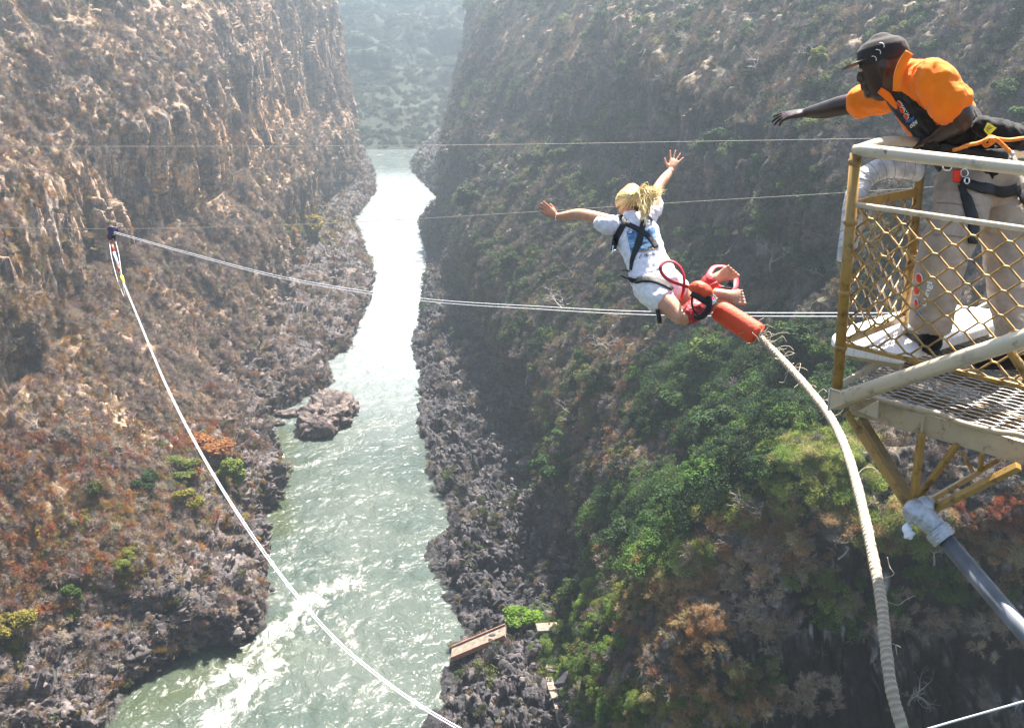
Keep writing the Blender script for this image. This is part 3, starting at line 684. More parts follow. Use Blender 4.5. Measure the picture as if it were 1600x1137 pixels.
# lush growth on the near spur: (region list, colours)
def lush(regs, n, cols, wts, sc, protos, kind='leafy_shrub', ymax=200):
    w_ = ell(SR, [(a, b, c, d, 1) for a, b, c, d in regs]); w_ = np.where((w_ > .25) & (SR['p'][:, 1] < ymax), w_, 0) * (.6 + .4 * (SR['n'][:, 2] > .25)); i = pick(SR, w_ * nearR, n)
    put(kind, SR, i, U(sc[0], sc[1], n), protos, pal(n, cols, wts), sink=.2)
lush([(1060, 620, 70, 70), (1180, 640, 90, 50), (1250, 620, 70, 60), (1000, 820, 70, 60), (1060, 770, 70, 40), (1280, 560, 60, 50), (1120, 560, 60, 40), (1150, 720, 60, 40)], 950, [(.035, .068, .02), (.055, .105, .025), (.026, .052, .022), (.08, .145, .03)], [4, 3, 3, 2], (1.3, 3.2), [14, 15, 16, 17])
lush([(900, 1000, 60, 70), (960, 930, 60, 60), (1000, 870, 60, 40), (940, 1090, 50, 40), (1340, 940, 60, 40), (1450, 900, 60, 30)], 700, [(.10, .16, .035), (.14, .20, .04), (.07, .115, .03), (.20, .23, .05)], [4, 3, 3, 1], (.7, 1.7), [14, 15, 16, 17])
lush([(1240, 700, 110, 40), (1180, 730, 70, 30), (1060, 870, 70, 30), (1320, 760, 50, 40), (1180, 780, 80, 40), (1400, 820, 70, 30), (1300, 700, 60, 30)], 1100, [(.27, .31, .08), (.22, .28, .065), (.34, .32, .13), (.17, .22, .05)], [4, 3, 3, 2], (.8, 1.8), [11, 12, 13])
lush([(1050, 900, 60, 70), (1080, 980, 60, 50), (1200, 830, 120, 50), (1560, 870, 60, 50), (1490, 830, 60, 30), (1110, 1090, 90, 50), (1380, 830, 60, 50)], 700, [(.33, .20, .09), (.38, .26, .13), (.27, .145, .07), (.40, .31, .18)], [4, 3, 2, 2], (.7, 1.6), [11, 12, 13, 0, 1])
lush([(1530, 800, 50, 20), (1590, 800, 30, 30)], 60, [(.30, .09, .035), (.26, .10, .05)], [1, 1], (.5, 1.0), [14, 15, 11])
lush([(1010, 1100, 60, 40), (1190, 1060, 50, 25), (1290, 900, 50, 25), (1480, 920, 50, 20), (1350, 940, 50, 20), (1560, 930, 40, 20), (1100, 1100, 70, 40)], 240, [(.16, .20, .05), (.24, .22, .10), (.10, .15, .04)], [3, 3, 2], (.6, 1.3), [11, 12, 13, 14, 15])
lush([(1200, 960, 60, 40), (1400, 960, 80, 30), (1180, 880, 90, 40), (1560, 990, 50, 30), (1250, 1080, 60, 30)], 170, [(.36, .28, .20), (.30, .22, .15), (.26, .19, .14)], [1, 1, 1], (.8, 1.7), [0, 1, 2, 3], 'bare_shrub')
for cx_, cy_, tn_ in [(348, 752, (.15, .20, .035)), (275, 745, (.12, .15, .035)), (236, 775, (.04, .065, .02)), (155, 790, (.12, .12, .04)), (288, 800, (.20, .18, .04)), (340, 712, (.28, .14, .05)), (22, 1005, (.19, .17, .035)), (200, 880, (.17, .18, .04)), (112, 945, (.09, .13, .03)), (480, 372, (.27, .20, .04))]:
    i = pick(SL, ell(SL, [(cx_, cy_ + 6, 20, 13, 1)]) ** 2, 26); put('leafy_shrub', SL, i, U(.4, 1.25, len(i)), [6, 7, 8, 9, 10], tn_)
# boulders
tal = SR['low'] * (SR['p'][:, 1] > 120)
i = pick(SR, tal * nearR ** 1.5 * (.35 + np.clip(nr2 + .4, 0, 1)), 5200)
sc = np.exp(rs.normal(-.75, .5, len(i))) * 1.05; sc = np.clip(sc, .15, 2.6)
put('boulder', SR, i, sc, [18, 19, 20, 21, 22, 23, 24], pal(len(i), [(.048, .044, .050), (.062, .056, .060), (.034, .031, .036), (.11, .092, .088), (.085, .072, .067)], [4, 3, 3, 1, 1.5]), sink=.15, up=.3)
i = pick(SL, SL['low'] * near ** 1.2 * (.25 + np.clip(nl2 + .3, 0, 1)), 3000); sc = np.clip(np.exp(rs.normal(-.75, .5, len(i))), .15, 2.2)
put('boulder', SL, i, sc, [18, 19, 20, 21, 22, 23, 24], pal(len(i), [(.085, .07, .068), (.115, .093, .088), (.06, .05, .052), (.18, .145, .13)], [4, 3, 3, 1]), sink=.2, up=.3)
i = pick(SL, ell(SL, [(260, 690, 50, 28, 1), (230, 660, 60, 20, .5), (490, 425, 70, 22, .8)]), 1100); sc = np.clip(np.exp(rs.normal(-1.0, .4, len(i))), .15, 1.)
put('boulder', SL, i, sc, [18, 19, 20, 21, 22, 23, 24], pal(len(i), [(.20, .16, .14), (.26, .21, .18), (.14, .11, .10)], [1, 1, 1]), sink=.2, up=.3)
# far woods on the closing hill
jf = rs.choice(GF.shape[0] * GF.shape[1], 42000); pf_ = GF.reshape(-1, 3)[jf]; q_ = project(pf_[:, 0], pf_[:, 1], pf_[:, 2]); k_ = (q_[0] > 420) & (q_[0] < 860) & (q_[1] > -60) & (pf_[:, 2] > 1); pf_ = pf_[k_]
SF = dict(p=pf_, n=np.tile([0, 0, 1.], (len(pf_), 1)), D=q_[2][k_], px=q_[0][k_], py=q_[1][k_])
put('far_wood', SF, np.arange(len(pf_)), U(2.0, 4.6, len(pf_)), [6, 7, 8, 9, 10], pal(len(pf_), [(.055, .08, .05), (.07, .09, .055), (.085, .10, .07), (.06, .08, .05)], [4, 3, 2, 2]))
PROTO = PR_TW + PR_GR + PR_LF + PR_DR + PR_FINE + PR_RK     # 0-3 twig, 4-5 grass, 6-10 leafy, 11-13 drape, 14-17 fine, 18-24 rock
assert len(PROTO) == 25
pc = bpy.data.collections.new('plant_kinds'); 
for k, me in enumerate(PROTO):
    o = bpy.data.objects.new('kind_%02d' % k, me); pc.objects.link(o)
def scatter_tree():
    g = bpy.data.node_groups.new('scatter', 'GeometryNodeTree')
    g.interface.new_socket('Geometry', in_out='INPUT', socket_type='NodeSocketGeometry'); g.interface.new_socket('Geometry', in_out='OUTPUT', socket_type='NodeSocketGeometry')
    gi = g.nodes.new('NodeGroupInput'); go = g.nodes.new('NodeGroupOutput')
    ci = g.nodes.new('GeometryNodeCollectionInfo'); ci.inputs[0].default_value = pc; ci.inputs['Separate Children'].default_value = True; ci.inputs['Reset Children'].default_value = True
    ip = g.nodes.new('GeometryNodeInstanceOnPoints'); ip.inputs['Pick Instance'].default_value = True
    def na(name, t):
        x = g.nodes.new('GeometryNodeInputNamedAttribute'); x.data_type = t; x.inputs[0].default_value = name; return x.outputs['Attribute']
    er = g.nodes.new('FunctionNodeEulerToRotation'); g.links.new(na('rot', 'FLOAT_VECTOR'), er.inputs[0])
    g.links.new(gi.outputs[0], ip.inputs['Points']); g.links.new(ci.outputs[0], ip.inputs['Instance'])
    g.links.new(na('pick', 'INT'), ip.inputs['Instance Index']); g.links.new(er.outputs[0], ip.inputs['Rotation']); g.links.new(na('size', 'FLOAT'), ip.inputs['Scale'])
    g.links.new(ip.outputs[0], go.inputs[0]); return g
SCAT = scatter_tree()
def eul(nr, yaw):
    q = Vector((0, 0, 1)).rotation_difference(Vector(nr)) @ Quaternion((0, 0, 1), yaw); return q.to_euler()
MARKS = [(1300, 600, 'the platform corner'), (1440, 800, 'the taped joint'), (1520, 900, 'the grey tube'), (1350, 760, 'the bungee bend'), (1385, 980, 'the lower bungee'), (1240, 590, 'the frayed bungee'), (1520, 1115, 'the corner cable'),
 (1110, 600, 'the light tree'), (1065, 790, 'the glossy tree'), (1190, 670, 'the cordside tree'), (905, 580, 'the upright tree'), (868, 730, 'the cliff-edge tree'), (895, 945, 'the path-top tree'), (870, 1050, 'the pale footpath'), (815, 975, 'the landing tree'), (745, 1005, 'the concrete landing'), (1000, 860, 'the shady tree'), (1120, 870, 'the gnarled branches'), (1250, 700, 'the spur top'), (1100, 1080, 'the spur foot'),
 (690, 880, 'the right headland'), (670, 700, 'the right narrows'), (700, 500, 'the golden grass'), (660, 440, 'the far right shore'), (700, 250, 'the dark far cliff'), (760, 560, 'the boulder slope'), (760, 740, 'the long talus'), (760, 1090, 'the talus bottom'), (1000, 330, 'the jumper'), (1055, 255, 'the raised hand'), (850, 330, 'the spread hand'), (1240, 180, 'the reaching arm'), (1380, 80, 'the capped head'), (935, 200, 'the yellow-olive tree'), (1182, 280, 'the slender tree'), (1180, 420, 'the tangled tree'), (1320, 380, 'the wrapped padding'), (975, 80, 'the top trees'), (1075, 90, 'the white trees'), (1580, 190, 'the edge tree'), (1130, 480, 'the bare feet'), (1010, 500, 'the white cable'), (820, 120, 'the hazy slope'),
 (348, 740, 'the lime tree'), (262, 750, 'the flat-topped tree'), (155, 770, 'the slender olive'), (288, 790, 'the sparse tree'), (22, 990, 'the mustard tree'), (200, 880, 'the paired trees'), (340, 700, 'the rust tree'), (480, 360, 'the golden tree'), (175, 380, 'the pulley rig'), (230, 560, 'the diagonal cable'), (510, 650, 'the rock island'), (400, 900, 'the left headland'), (280, 1000, 'the lower left shore'), (100, 1090, 'the bottom left rocks'), (60, 700, 'the rust slope'), (60, 480, 'the left edge slope'), (500, 460, 'the flat left shore'), (420, 570, 'the inlet shore'), (260, 670, 'the scree patch'), (330, 230, 'the orange cliff'), (100, 300, 'the left cliff band'), (120, 100, 'the top left cliff'), (420, 60, 'the upper left cliff'), (540, 220, 'the far cliff corner'), (330, 480, 'the cracked ledges')]
def side_word(px, py):
    """where something stands, told by the nearest thing one can find in the photo"""
    d, mx_, my_, nm = min((math.hypot(px - a, py - b), a, b, c) for a, b, c in MARKS); dx, dy = px - mx_, py - my_
    if d < 28: return 'right beside ' + nm
    return ('above ' if dy < 0 else 'below ') + nm if abs(dy) > abs(dx) else ('left of ' if dx < 0 else 'right of ') + nm
def tone_word(c):
    r_, g_, b_ = c; v = r_ + g_ + b_
    if g_ > r_ * 1.15: return 'dark green' if v < .2 else 'green'
    if r_ > g_ * 1.75: return 'rust red'
    if g_ > r_ * .88: return 'olive green' if v < .35 else 'yellow green'
    return 'grey brown' if b_ > r_ * .55 else 'golden brown'
NIND = {'bare_shrub': 300, 'leafy_shrub': 300, 'boulder': 300, 'grass': 0, 'far_wood': 0}
STUFF = {'bare_shrub': 'undergrowth', 'leafy_shrub': 'shrubbery', 'boulder': 'rubble', 'grass': 'dry_grass', 'far_wood': 'woods'}
CATW = {'bare_shrub': 'shrub', 'leafy_shrub': 'bush', 'boulder': 'boulder'}
ORD = ['first', 'second', 'third', 'fourth', 'fifth', 'sixth', 'seventh', 'eighth', 'ninth', 'tenth', 'eleventh', 'twelfth', 'thirteenth', 'fourteenth', 'fifteenth', 'sixteenth', 'seventeenth', 'eighteenth']
NUM = ['', '', 'two', 'three', 'four', 'five', 'six', 'seven', 'eight', 'nine', 'ten', 'eleven', 'twelve', 'thirteen', 'fourteen', 'fifteen', 'sixteen', 'seventeen', 'eighteen']
for kind, lst in INST.items():
    same = {}
    D_ = {k: np.concatenate([q[k] for q in lst]) for k in lst[0]}
    a = D_['a'] * ((D_['px'] > 5) & (D_['px'] < 1595) & (D_['py'] > 5) & (D_['py'] < 1132)); order = np.argsort(-a); ind = order[:NIND[kind]]; rest = order[NIND[kind]:]
    yaw = rs.uniform(0, 6.28, len(a))
    for j in ind:
        o = bpy.data.objects.new(kind, PROTO[D_['k'][j]]); COL.objects.link(o); o.location = D_['p'][j]; o.rotation_euler = eul(D_['n'][j], yaw[j]); s_ = float(D_['s'][j]); o.scale = (s_,) * 3
        c = D_['c'][j]; o['tone'] = [float(x) for x in c]; px, py = D_['px'][j], D_['py'][j]; wh = side_word(px, py); sw = 'small ' if D_['a'][j] < np.quantile(a[ind], .35) else ('large ' if D_['a'][j] > np.quantile(a[ind], .8) else '')
        if kind == 'boulder': tw = 'pale brown' if c.sum() > .33 else ('dark grey' if c.sum() < .2 else 'brown grey'); lab = sw + tw + ' angular boulder ' + wh; grp = 'boulders ' + wh
        elif kind == 'bare_shrub': lab = sw + 'leafless ' + tone_word(c) + ' shrub ' + wh; grp = 'leafless shrubs ' + wh
        else: lab = sw + tone_word(c) + (' spiky' if D_['k'][j] in (11, 12, 13) else '') + ' bush ' + wh; grp = 'bushes ' + wh
        tag(o, lab, CATW[kind], grp + ' ones' if False else grp); same.setdefault(lab, []).append((px, o))
    for lab, l_ in same.items():
        if 1 < len(l_) <= 18:
            l_.sort(key=lambda q: q[0])
            for r_, (x_, o) in enumerate(l_):
                o['label'] = ('leftmost' if r_ == 0 else ('rightmost' if r_ == len(l_) - 1 else ORD[r_] + ' from left')) + ' of %s: ' % NUM[len(l_)] + lab
        elif len(l_) > 18:
            for x_, o in l_: o['group'] = lab
    me = bpy.data.meshes.new(STUFF[kind]); n_ = len(rest); me.vertices.add(n_); me.vertices.foreach_set('co', D_['p'][rest].astype(np.float32).ravel())
    rot = np.array([eul(D_['n'][j], yaw[j])[:] for j in rest], np.float32)
    x = me.attributes.new('rot', 'FLOAT_VECTOR', 'POINT'); x.data.foreach_set('vector', rot.ravel())
    x = me.attributes.new('size', 'FLOAT', 'POINT'); x.data.foreach_set('value', D_['s'][rest].astype(np.float32))
    x = me.attributes.new('pick', 'INT', 'POINT'); x.data.foreach_set('value', D_['k'][rest].astype(np.int32))
    x = me.attributes.new('tone', 'FLOAT_VECTOR', 'POINT'); x.data.foreach_set('vector', D_['c'][rest].astype(np.float32).ravel())
    o = obj_of(STUFF[kind], me); md = o.modifiers.new('scatter', 'NODES'); md.node_group = SCAT; tag(o, kind='stuff')

# ---------------------------------------------------------------- single trees
def crown_from(tips, r, n, leaf, rad, flat=.7):
    t = np.array([q[:] for q in tips]); k = r.randint(0, len(t), n); d = r.normal(size=(n, 3)); d /= np.linalg.norm(d, axis=1)[:, None]
    c = t[k] + d * (r.rand(n) ** .4)[:, None] * rad * np.array([1, 1, flat]); return quads(c, leaf, d * .6 + np.array([0, 0, .8]), r=r)
TREES = []
for s_ in range(5):
    r = np.random.RandomState(s_ + 80); sg, tp = grow(s_ + 3, 3, .95, .22, 3, ln=.30); TREES.append((wood([x for x in sg if x[4] < 3]).mesh('trunk', M_BARK), mesh_np('crown', *crown_from(tp, r, 5200, .038, .15, .7), M_LEAF, False)))
BARE = []
for s_ in range(4):
    sg, tp = grow(s_ + 40, 5, .62, .12, 3, wob=.45, ln=.30, r0=.026); BARE.append(wood(sg, 6).mesh('trunk', M_PALE))
def tree(px, py, hpx, tone, label, k=0, wide=1.0, group=None, name='tree', cat='tree'):
    h = hit(px, py)
    if h is None: print('no hit', px, py); return
    D = project(*h)[2]; H = hpx * D / FPX * 1.12
    t = empty(name, h - Vector((0, 0, .05 * H)), label, cat, group); t.rotation_euler.z = random.uniform(0, 6.28)
    t.scale = (H * wide, H * wide, H)
    if tone is None:
        o = obj_of('trunk', BARE[k % 4], t, False); return t
    a, b = TREES[k % 5]; obj_of('trunk', a, t, False); c = obj_of('crown', b, t, False); c['tone'] = list(tone); return t
GRN, DGR, YGR, YEL, RED, OLV = (.085, .14, .028), (.028, .055, .018), (.17, .21, .035), (.27, .22, .035), (.30, .10, .035), (.10, .11, .045)
LT = [
 (348, 752, 46, (.17, .22, .035), 'bright lime green tree at the left cliff edge beside the river', 0, 1.2), (275, 745, 40, (.13, .16, .035), 'flat-topped green tree left of the lime green one', 1, 1.5),
 (236, 772, 36, DGR, 'dark green tree on the left slope beside a flat-topped tree', 2, 1.3), (232, 752, 26, (.05, .08, .022), 'small dark tree just above another on the left slope', 3, 1.2), (155, 790, 52, (.10, .11, .03), 'lone slender olive tree on the rust-red left slope', 4, .8),
 (288, 800, 44, (.22, .20, .035), 'sparse yellow-green tree above the dark left rocks', 1, 1.1), (340, 715, 50, (.30, .13, .045), 'broad rust-orange tree above the left cliff edge', 2, 1.7), (300, 752, 26, (.30, .09, .04), 'small rust-red tree between two green trees', 3, 1.3),
 (480, 372, 34, (.29, .22, .04), 'golden yellow tree where the far left bank meets the rocks', 0, 2.0), (22, 1010, 62, (.20, .17, .035), 'mustard yellow tree at the bottom left edge', 2, 1.2), (205, 872, 22, (.19, .20, .035), 'small yellow-green tree above the lower left rocks', 3, 1.2), (190, 892, 22, (.17, .19, .035), 'small green tree just below a like one, lower left', 4, 1.3),
 (112, 945, 40, (.09, .14, .03), 'slim green tree rising from the lower left rocks', 4, .8), (150, 925, 20, (.25, .22, .04), 'small yellow bush-like tree near the bottom left', 1, 1.1),
 (815, 990, 42, (.13, .23, .02), 'bright green tree growing over the concrete landing', 2, 1.6),
 (935, 215, 50, (.17, .17, .035), 'large yellow-olive tree high on the right wall', 0, 1.2), (905, 245, 34, (.06, .08, .025), 'dark rounded tree below the yellow-olive one', 1, 1.2), (862, 215, 30, (.10, .12, .04), 'green tree left of the large yellow-olive tree', 2, 1.0),
 (870, 255, 30, (.11, .12, .045), 'pale green tree above the upper thin cable', 3, 1.1), (1120, 228, 34, (.06, .10, .045), 'blue-green tree above the raised hand', 4, 1.3), (1182, 300, 60, (.035, .085, .03), 'tall slender dark green tree right of the raised hand', 4, .55), (1180, 262, 28, (.04, .09, .03), 'small dark tree on top of the slender one', 2, .8),
 (965, 262, 36, (.10, .11, .07), 'grey-green tree above the jumper', 3, 1.2), (1292, 112, 40, (.19, .20, .045), 'yellow-green tree left of the capped man', 0, 1.0), (1588, 215, 56, (.07, .12, .04), 'green tree at the right edge above the rope knot', 1, 1.2),
 (978, 125, 36, (.11, .15, .05), 'light green tree with bare stem high on the right wall', 3, .8), (975, 72, 30, (.11, .15, .05), 'light green tree near the top edge', 4, .8), (900, 118, 16, (.04, .07, .03), 'small dark round tree high on the right wall', 2, 1.0), (893, 70, 16, (.04, .07, .03), 'small dark round tree just above a like one', 1, 1.0),
 (750, 325, 40, (.07, .09, .045), 'broad hazy green tree on the dark far cliff edge', 0, 1.3), (805, 310, 30, (.07, .10, .045), 'hazy green tree right of a broad one', 1, 1.1), (845, 260, 30, OLV, 'olive tree on the far part of the right wall', 2, 1.1), (760, 400, 34, (.06, .085, .035), 'green tree above the golden grass on the right bank', 3, 1.2),
 (800, 420, 34, (.07, .09, .04), 'rounded green tree level with the upper white cable', 4, 1.2), (1010, 310, 24, OLV, 'small olive tree behind the ponytail', 1, 1.1), (1265, 330, 32, (.05, .10, .04), 'green tree left of the wrapped padding', 2, 1.1),
 (905, 585, 46, (.045, .095, .025), 'upright green tree with pale twigs beside it', 4, .8), (868, 760, 60, (.035, .075, .02), 'dark green tree on the right cliff edge', 2, 1.1), (870, 700, 36, (.07, .13, .03), 'bright topped tree on the right cliff edge', 1, 1.0),
 (1110, 600, 70, (.10, .15, .035), 'large light green tree below the foam sleeve', 0, 1.2), (1060, 650, 60, (.055, .10, .026), 'leafy green tree left of the frayed rope', 3, 1.2), (1130, 680, 60, (.04, .08, .024), 'dense dark tree under the large light green one', 1, 1.3),
 (1190, 680, 50, (.035, .075, .028), 'dark glossy tree left of the curved rope', 2, 1.4), (1230, 620, 44, (.03, .065, .022), 'dark tree crossed by the frayed rope', 4, 1.3), (1270, 560, 56, (.028, .055, .02), 'very dark tree behind the platform corner', 0, 1.3), (1065, 800, 62, (.035, .075, .022), 'dark glossy tree on the left side of the near spur', 2, 1.3),
 (1110, 745, 36, (.10, .16, .03), 'bright green tree topping the near spur', 1, 1.1), (990, 850, 54, (.04, .08, .024), 'shady green tree above the lower right bushes', 3, 1.2), (895, 945, 46, (.06, .10, .028), 'green tree above the pale footpath', 1, 1.2), (900, 1055, 50, (.09, .14, .03), 'light green tree beside the pale footpath', 0, 1.2),
]
for q in LT: tree(q[0], q[1], q[2], q[3], q[4], q[5], q[6])
BT = [(1040, 140, 50, 'white leafless tree high on the right wall'), (1075, 80, 40, 'pale leafless tree near the top above the raised hand'), (1180, 120, 50, 'leaning bare tree left of the outstretched dark arm'), (1270, 95, 34, 'bare grey tree beside the yellow-green tree'), (990, 290, 42, 'bare grey tree just above the blonde hair'),
      (1205, 420, 60, 'tangled pale bare tree above the feet'), (1250, 380, 60, 'bare grey tree left of the wrapped padding'), (1290, 450, 50, 'twisted white branches left of the corner post'), (880, 500, 60, 'bare grey tree with a spreading crown on the right cliff'), (950, 560, 44, 'pale twiggy tree beside the upright green tree'),
      (895, 690, 70, 'leaning white dead tree on the right cliff edge'), (1120, 880, 70, 'gnarled pale branches hanging on the near spur'), (1180, 820, 60, 'fallen bare branches on top of the near spur'), (1310, 870, 60, 'bare bush left of the lower rope'), (1420, 1100, 66, 'pale bare branches right of the lower rope'), (1350, 1000, 56, 'bare branches crossed by the lower rope'),
      (1460, 880, 60, 'dark bare thorn tree under the taped joint'), (1070, 1110, 60, 'pale twigs at the bottom of the near spur'), (700, 240, 26, 'bare tree on the rim of the far dark cliff'), (430, 220, 30, 'bare tree on a ledge of the left cliff'), (250, 110, 40, 'bare tree high on the left cliff'), (120, 150, 36, 'bare tree at the top left'), (60, 690, 56, 'bare tree on the rust-red left slope'), (180, 720, 44, 'leafless tree left of the slender olive tree')]
for j, q in enumerate(BT): tree(q[0], q[1], q[2], None, q[3], j, 1.3, name='bare_tree')
# ---------------------------------------------------------------- river rocks, landing, path
def river_rock(name, px, py, w_, h_, zt, label, seed, ang=0):
    bm = bmesh.new(); bmesh.ops.create_icosphere(bm, subdivisions=6, radius=1)
    c = onz(px, py); v = np.array([q.co[:] for q in bm.verts]); f = np.array([[q.index for q in x.verts] for x in bm.faces]); bm.free()
    v[:, 2] = np.clip(v[:, 2], -.5, .55) + .15 * v[:, 2]
    ca, sa = math.cos(ang), math.sin(ang); q = v * np.array([w_, h_, zt]); q = np.stack([q[:, 0] * ca - q[:, 1] * sa, q[:, 0] * sa + q[:, 1] * ca, q[:, 2]], 1)
    n = v / np.linalg.norm(v, axis=1)[:, None]; p = q + seed * 10
    a, e = voronoi(p / np.array([3.2, 3.2, 2.2]), seed); a2, e2 = voronoi(p / 1.3, seed + 1)
    k = min(1, w_ / 5)
    q = q + n * ((fbm(p / 5, 3) * 2.2 + (a - .5) * 2.0 + (a2 - .5) * .8 + perlin(p / .8) * .25) * k)[:, None]
    me = mesh_np(name, q, f, M_ROCK); C = np.zeros((len(q), 3)) + np.array([.075, .058, .056]); C[a2 > .6] = [.16, .125, .11]; C[q[:, 2] < .6] = [.025, .022, .022]; set_col(me, C)
    o = bpy.data.objects.new(name, me); COL.objects.link(o); o.location = (c.x, c.y, .2); tag(o, label, 'rock'); return o
a_ = onz(478, 690); b_ = onz(545, 610); m_ = (a_ + b_) / 2
river_rock('river_rock', 511, 655, 6.6, 12.5, 5.2, 'big dark rock island standing in the river bend', 3, -math.atan2(b_.x - a_.x, b_.y - a_.y) * .8)
river_rock('river_rock', 447, 650, 3.4, 1.6, 1.2, 'low flat rock in the river between the island and the left bank', 5)
river_rock('river_rock', 428, 664, 2.2, 1.1, .7, 'smallest flat rock in the inlet beside the left bank', 6)
M_CONC = simple('pale_concrete', (.19, .155, .12), .9, var=.3, scale=1.5, bump=.3)
M_CONC2 = simple('worn_rusty_edge', (.26, .13, .08), .8, var=.3, scale=2)
def slab(pl, wd, th, name, parent, mat, lift=.6):
    pts = [hit(*q) for q in pl]; m = MB()
    for a, b in zip(pts[:-1], pts[1:]): m.bar(a + Vector((0, 0, lift)), b + Vector((0, 0, lift)), wd, th)
    return m.build(name, mat, parent, .05)
l_ = empty('landing', hit(745, 1005), 'sloping concrete landing slab running down to the river, right bank', 'landing')
A0, A1 = hit(790, 992), onz(706, 1022, 1.6); A0.z = max(A0.z, 3.6) + .6
m = MB(); m.bar(A1, A0, 3.0, .5); m.build('slab', M_CONC, l_, .06)
s_ = (A0 - A1).cross(Vector((0, 0, 1))).normalized()
for sg in (-1, 1): m = MB(); m.bar(A1 + s_ * sg * 1.6 + Vector((0, 0, .2)), A0 + s_ * sg * 1.6 + Vector((0, 0, .2)), .22, .75); m.build('kerb', M_CONC2, l_)
l2 = empty('terrace', hit(852, 985), 'small pale concrete terrace beside the bright green tree', 'terrace')
ZV_ = Vector((0, 0, 1)); T0 = hit(855, 984) + Vector((0, 0, 1.0)); m = MB(); m.box(T0 - ZV_ * .6, (1.7, .2, 0), (-.15, 1.1, 0), (0, 0, .3)); m.build('slab', M_CONC, l2, .05)
pp = []
for a, b in zip([(890, 915), (884, 950), (876, 985), (878, 1010), (862, 1035), (856, 1060), (862, 1085), (872, 1110), (880, 1150)][:-1], [(884, 950), (876, 985), (878, 1010), (862, 1035), (856, 1060), (862, 1085), (872, 1110), (880, 1150)]):
    for t in np.linspace(0, 1, 8, endpoint=False): pp.append(hit(a[0] + (b[0] - a[0]) * t, a[1] + (b[1] - a[1]) * t))
pp = np.array([q[:] for q in pp if q is not None]); 
for _ in range(4): pp[1:-1] = .25 * pp[:-2] + .5 * pp[1:-1] + .25 * pp[2:]
m = MB()
for i in range(len(pp) - 1): m.bar(Vector(pp[i]) + Vector((0, 0, .75)), Vector(pp[i + 1]) + Vector((0, 0, .75)), 1.0, .5)
o = m.build('path', simple('path_dust', (.20, .165, .13), .95, scale=2, var=.3)); tag(o, kind='structure')

# ---------------------------------------------------------------- cables over the gorge
M_WHITE = simple('white_cable', (.78, .77, .80), .5, var=.05); M_DULL = simple('old_steel_wire', (.26, .23, .19), .6, var=.2)
def cable(pts, r, name, mat, label, off=(0, 0), parent=None, group=None, n=5):
    c = catmull([P(x + off[0], y + off[1], d) for x, y, d in pts], 14); m = MB(); m.tube(c, r, n=n); o = m.build(name, mat, parent)
    if not parent: tag(o, label, 'cable', group)
    return o
up = [(178, 362, 40), (300, 396, 38), (450, 434, 35), (650, 465, 31), (850, 479, 27), (1025, 487, 23), (1320, 489, 17), (1560, 488, 12), (1800, 484, 9)]
cable(up, .007, 'cable', M_WHITE, 'upper of the two white cables sagging from the rig behind the jumper')
cable([(x, y + 1.5 + 4 * min(1, x / 1100), d) for x, y, d in up], .007, 'cable', M_WHITE, 'lower of the two white cables sagging from the rig behind the jumper')
dn = [(193, 440, 39.5), (218, 500, 37), (260, 600, 33), (318, 712, 28), (400, 842, 23), (500, 970, 18), (600, 1060, 14.5), (725, 1140, 11.5), (900, 1225, 9), (1100, 1290, 7)]
cable(dn, .0075, 'cable', M_WHITE, 'white cable sweeping down from the rig across the river, upper of the pair')
cable([(x - 2.2 * min(1, y / 900), y + 3.2 * min(1, y / 1000), d) for x, y, d in dn], .0075, 'cable', M_WHITE, 'white cable sweeping down from the rig across the river, lower of the pair')
cable([(-200, 229, 60), (300, 229, 60), (550, 228, 60), (800, 226, 60), (1100, 221, 60), (1400, 216, 60), (1800, 209, 60)], .012, 'cable', M_DULL, 'thin wire crossing the gorge above both people level with the rail')
cable([(-200, 352, 44), (175, 357.5, 42), (460, 351, 42), (650, 342, 42), (850, 330, 42), (1100, 314, 42), (1320, 301, 42), (1800, 270, 42)], .007, 'cable', M_DULL, 'thin wire carrying the pulley rig and passing behind the ponytail')
cable([(1330, 1176, 12), (1450, 1138, 12), (1600, 1095, 11.5), (1800, 1036, 11)], .012, 'cable', M_WHITE, 'white cable crossing the bottom right corner')
rg = empty('pulley_rig', P(175, 365, 42), 'small dark pulley rig hanging on the thin wire at the left', 'pulley')
M_BLK = simple('black_webbing', (.012, .012, .014), .65, var=.3, scale=60, bump=.2, bscale=300)
M_PUR = simple('dark_purple_metal', (.05, .035, .09), .4, .3); M_RED = simple('red_webbing', (.45, .02, .03), .55, var=.25, scale=12, bump=.2, bscale=220)
M_YEL = simple('yellow_sling', (.85, .68, .03), .5); M_RW = simple('orange_red_paint', (.55, .07, .03), .4)
m = MB(); m.tube([P(175, 355, 41.9), P(175, 375, 41.9)], [.17, .13], n=12); m.tube([P(168, 358, 42), P(184, 358, 42)], .09, n=10); m.build('pulley_block', M_PUR, rg, .02)
m = MB(); m.tube([P(169, 366, 41.9), P(169, 373, 41.9)], .05, n=8); m.build('hook', M_RED, rg)
m = MB(); m.box(P(178, 370, 41.8), (.06, 0, 0), (0, .05, 0), (0, 0, .09)); m.build('counterweight', M_BLK, rg, .01)
m = MB(); m.tube([P(174, 378, 41.8), P(178, 394, 41.5)], .05, n=8); m.tube([P(184.5, 414, 41), P(187, 424, 40.8)], .05, n=8); m.build('sling', M_RW, rg)
m = MB(); m.tube([P(178, 394, 41.5), P(184.5, 414, 41)], .045, n=8); m.build('spreader_bar', M_WHITE, rg)
m = MB(); m.tube([P(190, 432, 40), P(194, 444, 39.7)], [.06, .035], n=8); m.build('shackle', M_YEL, rg)
m = MB(); m.tube([P(187, 424, 40.8), P(189, 436, 40)], .03, n=8); m.build('swivel', M_BLK, rg)
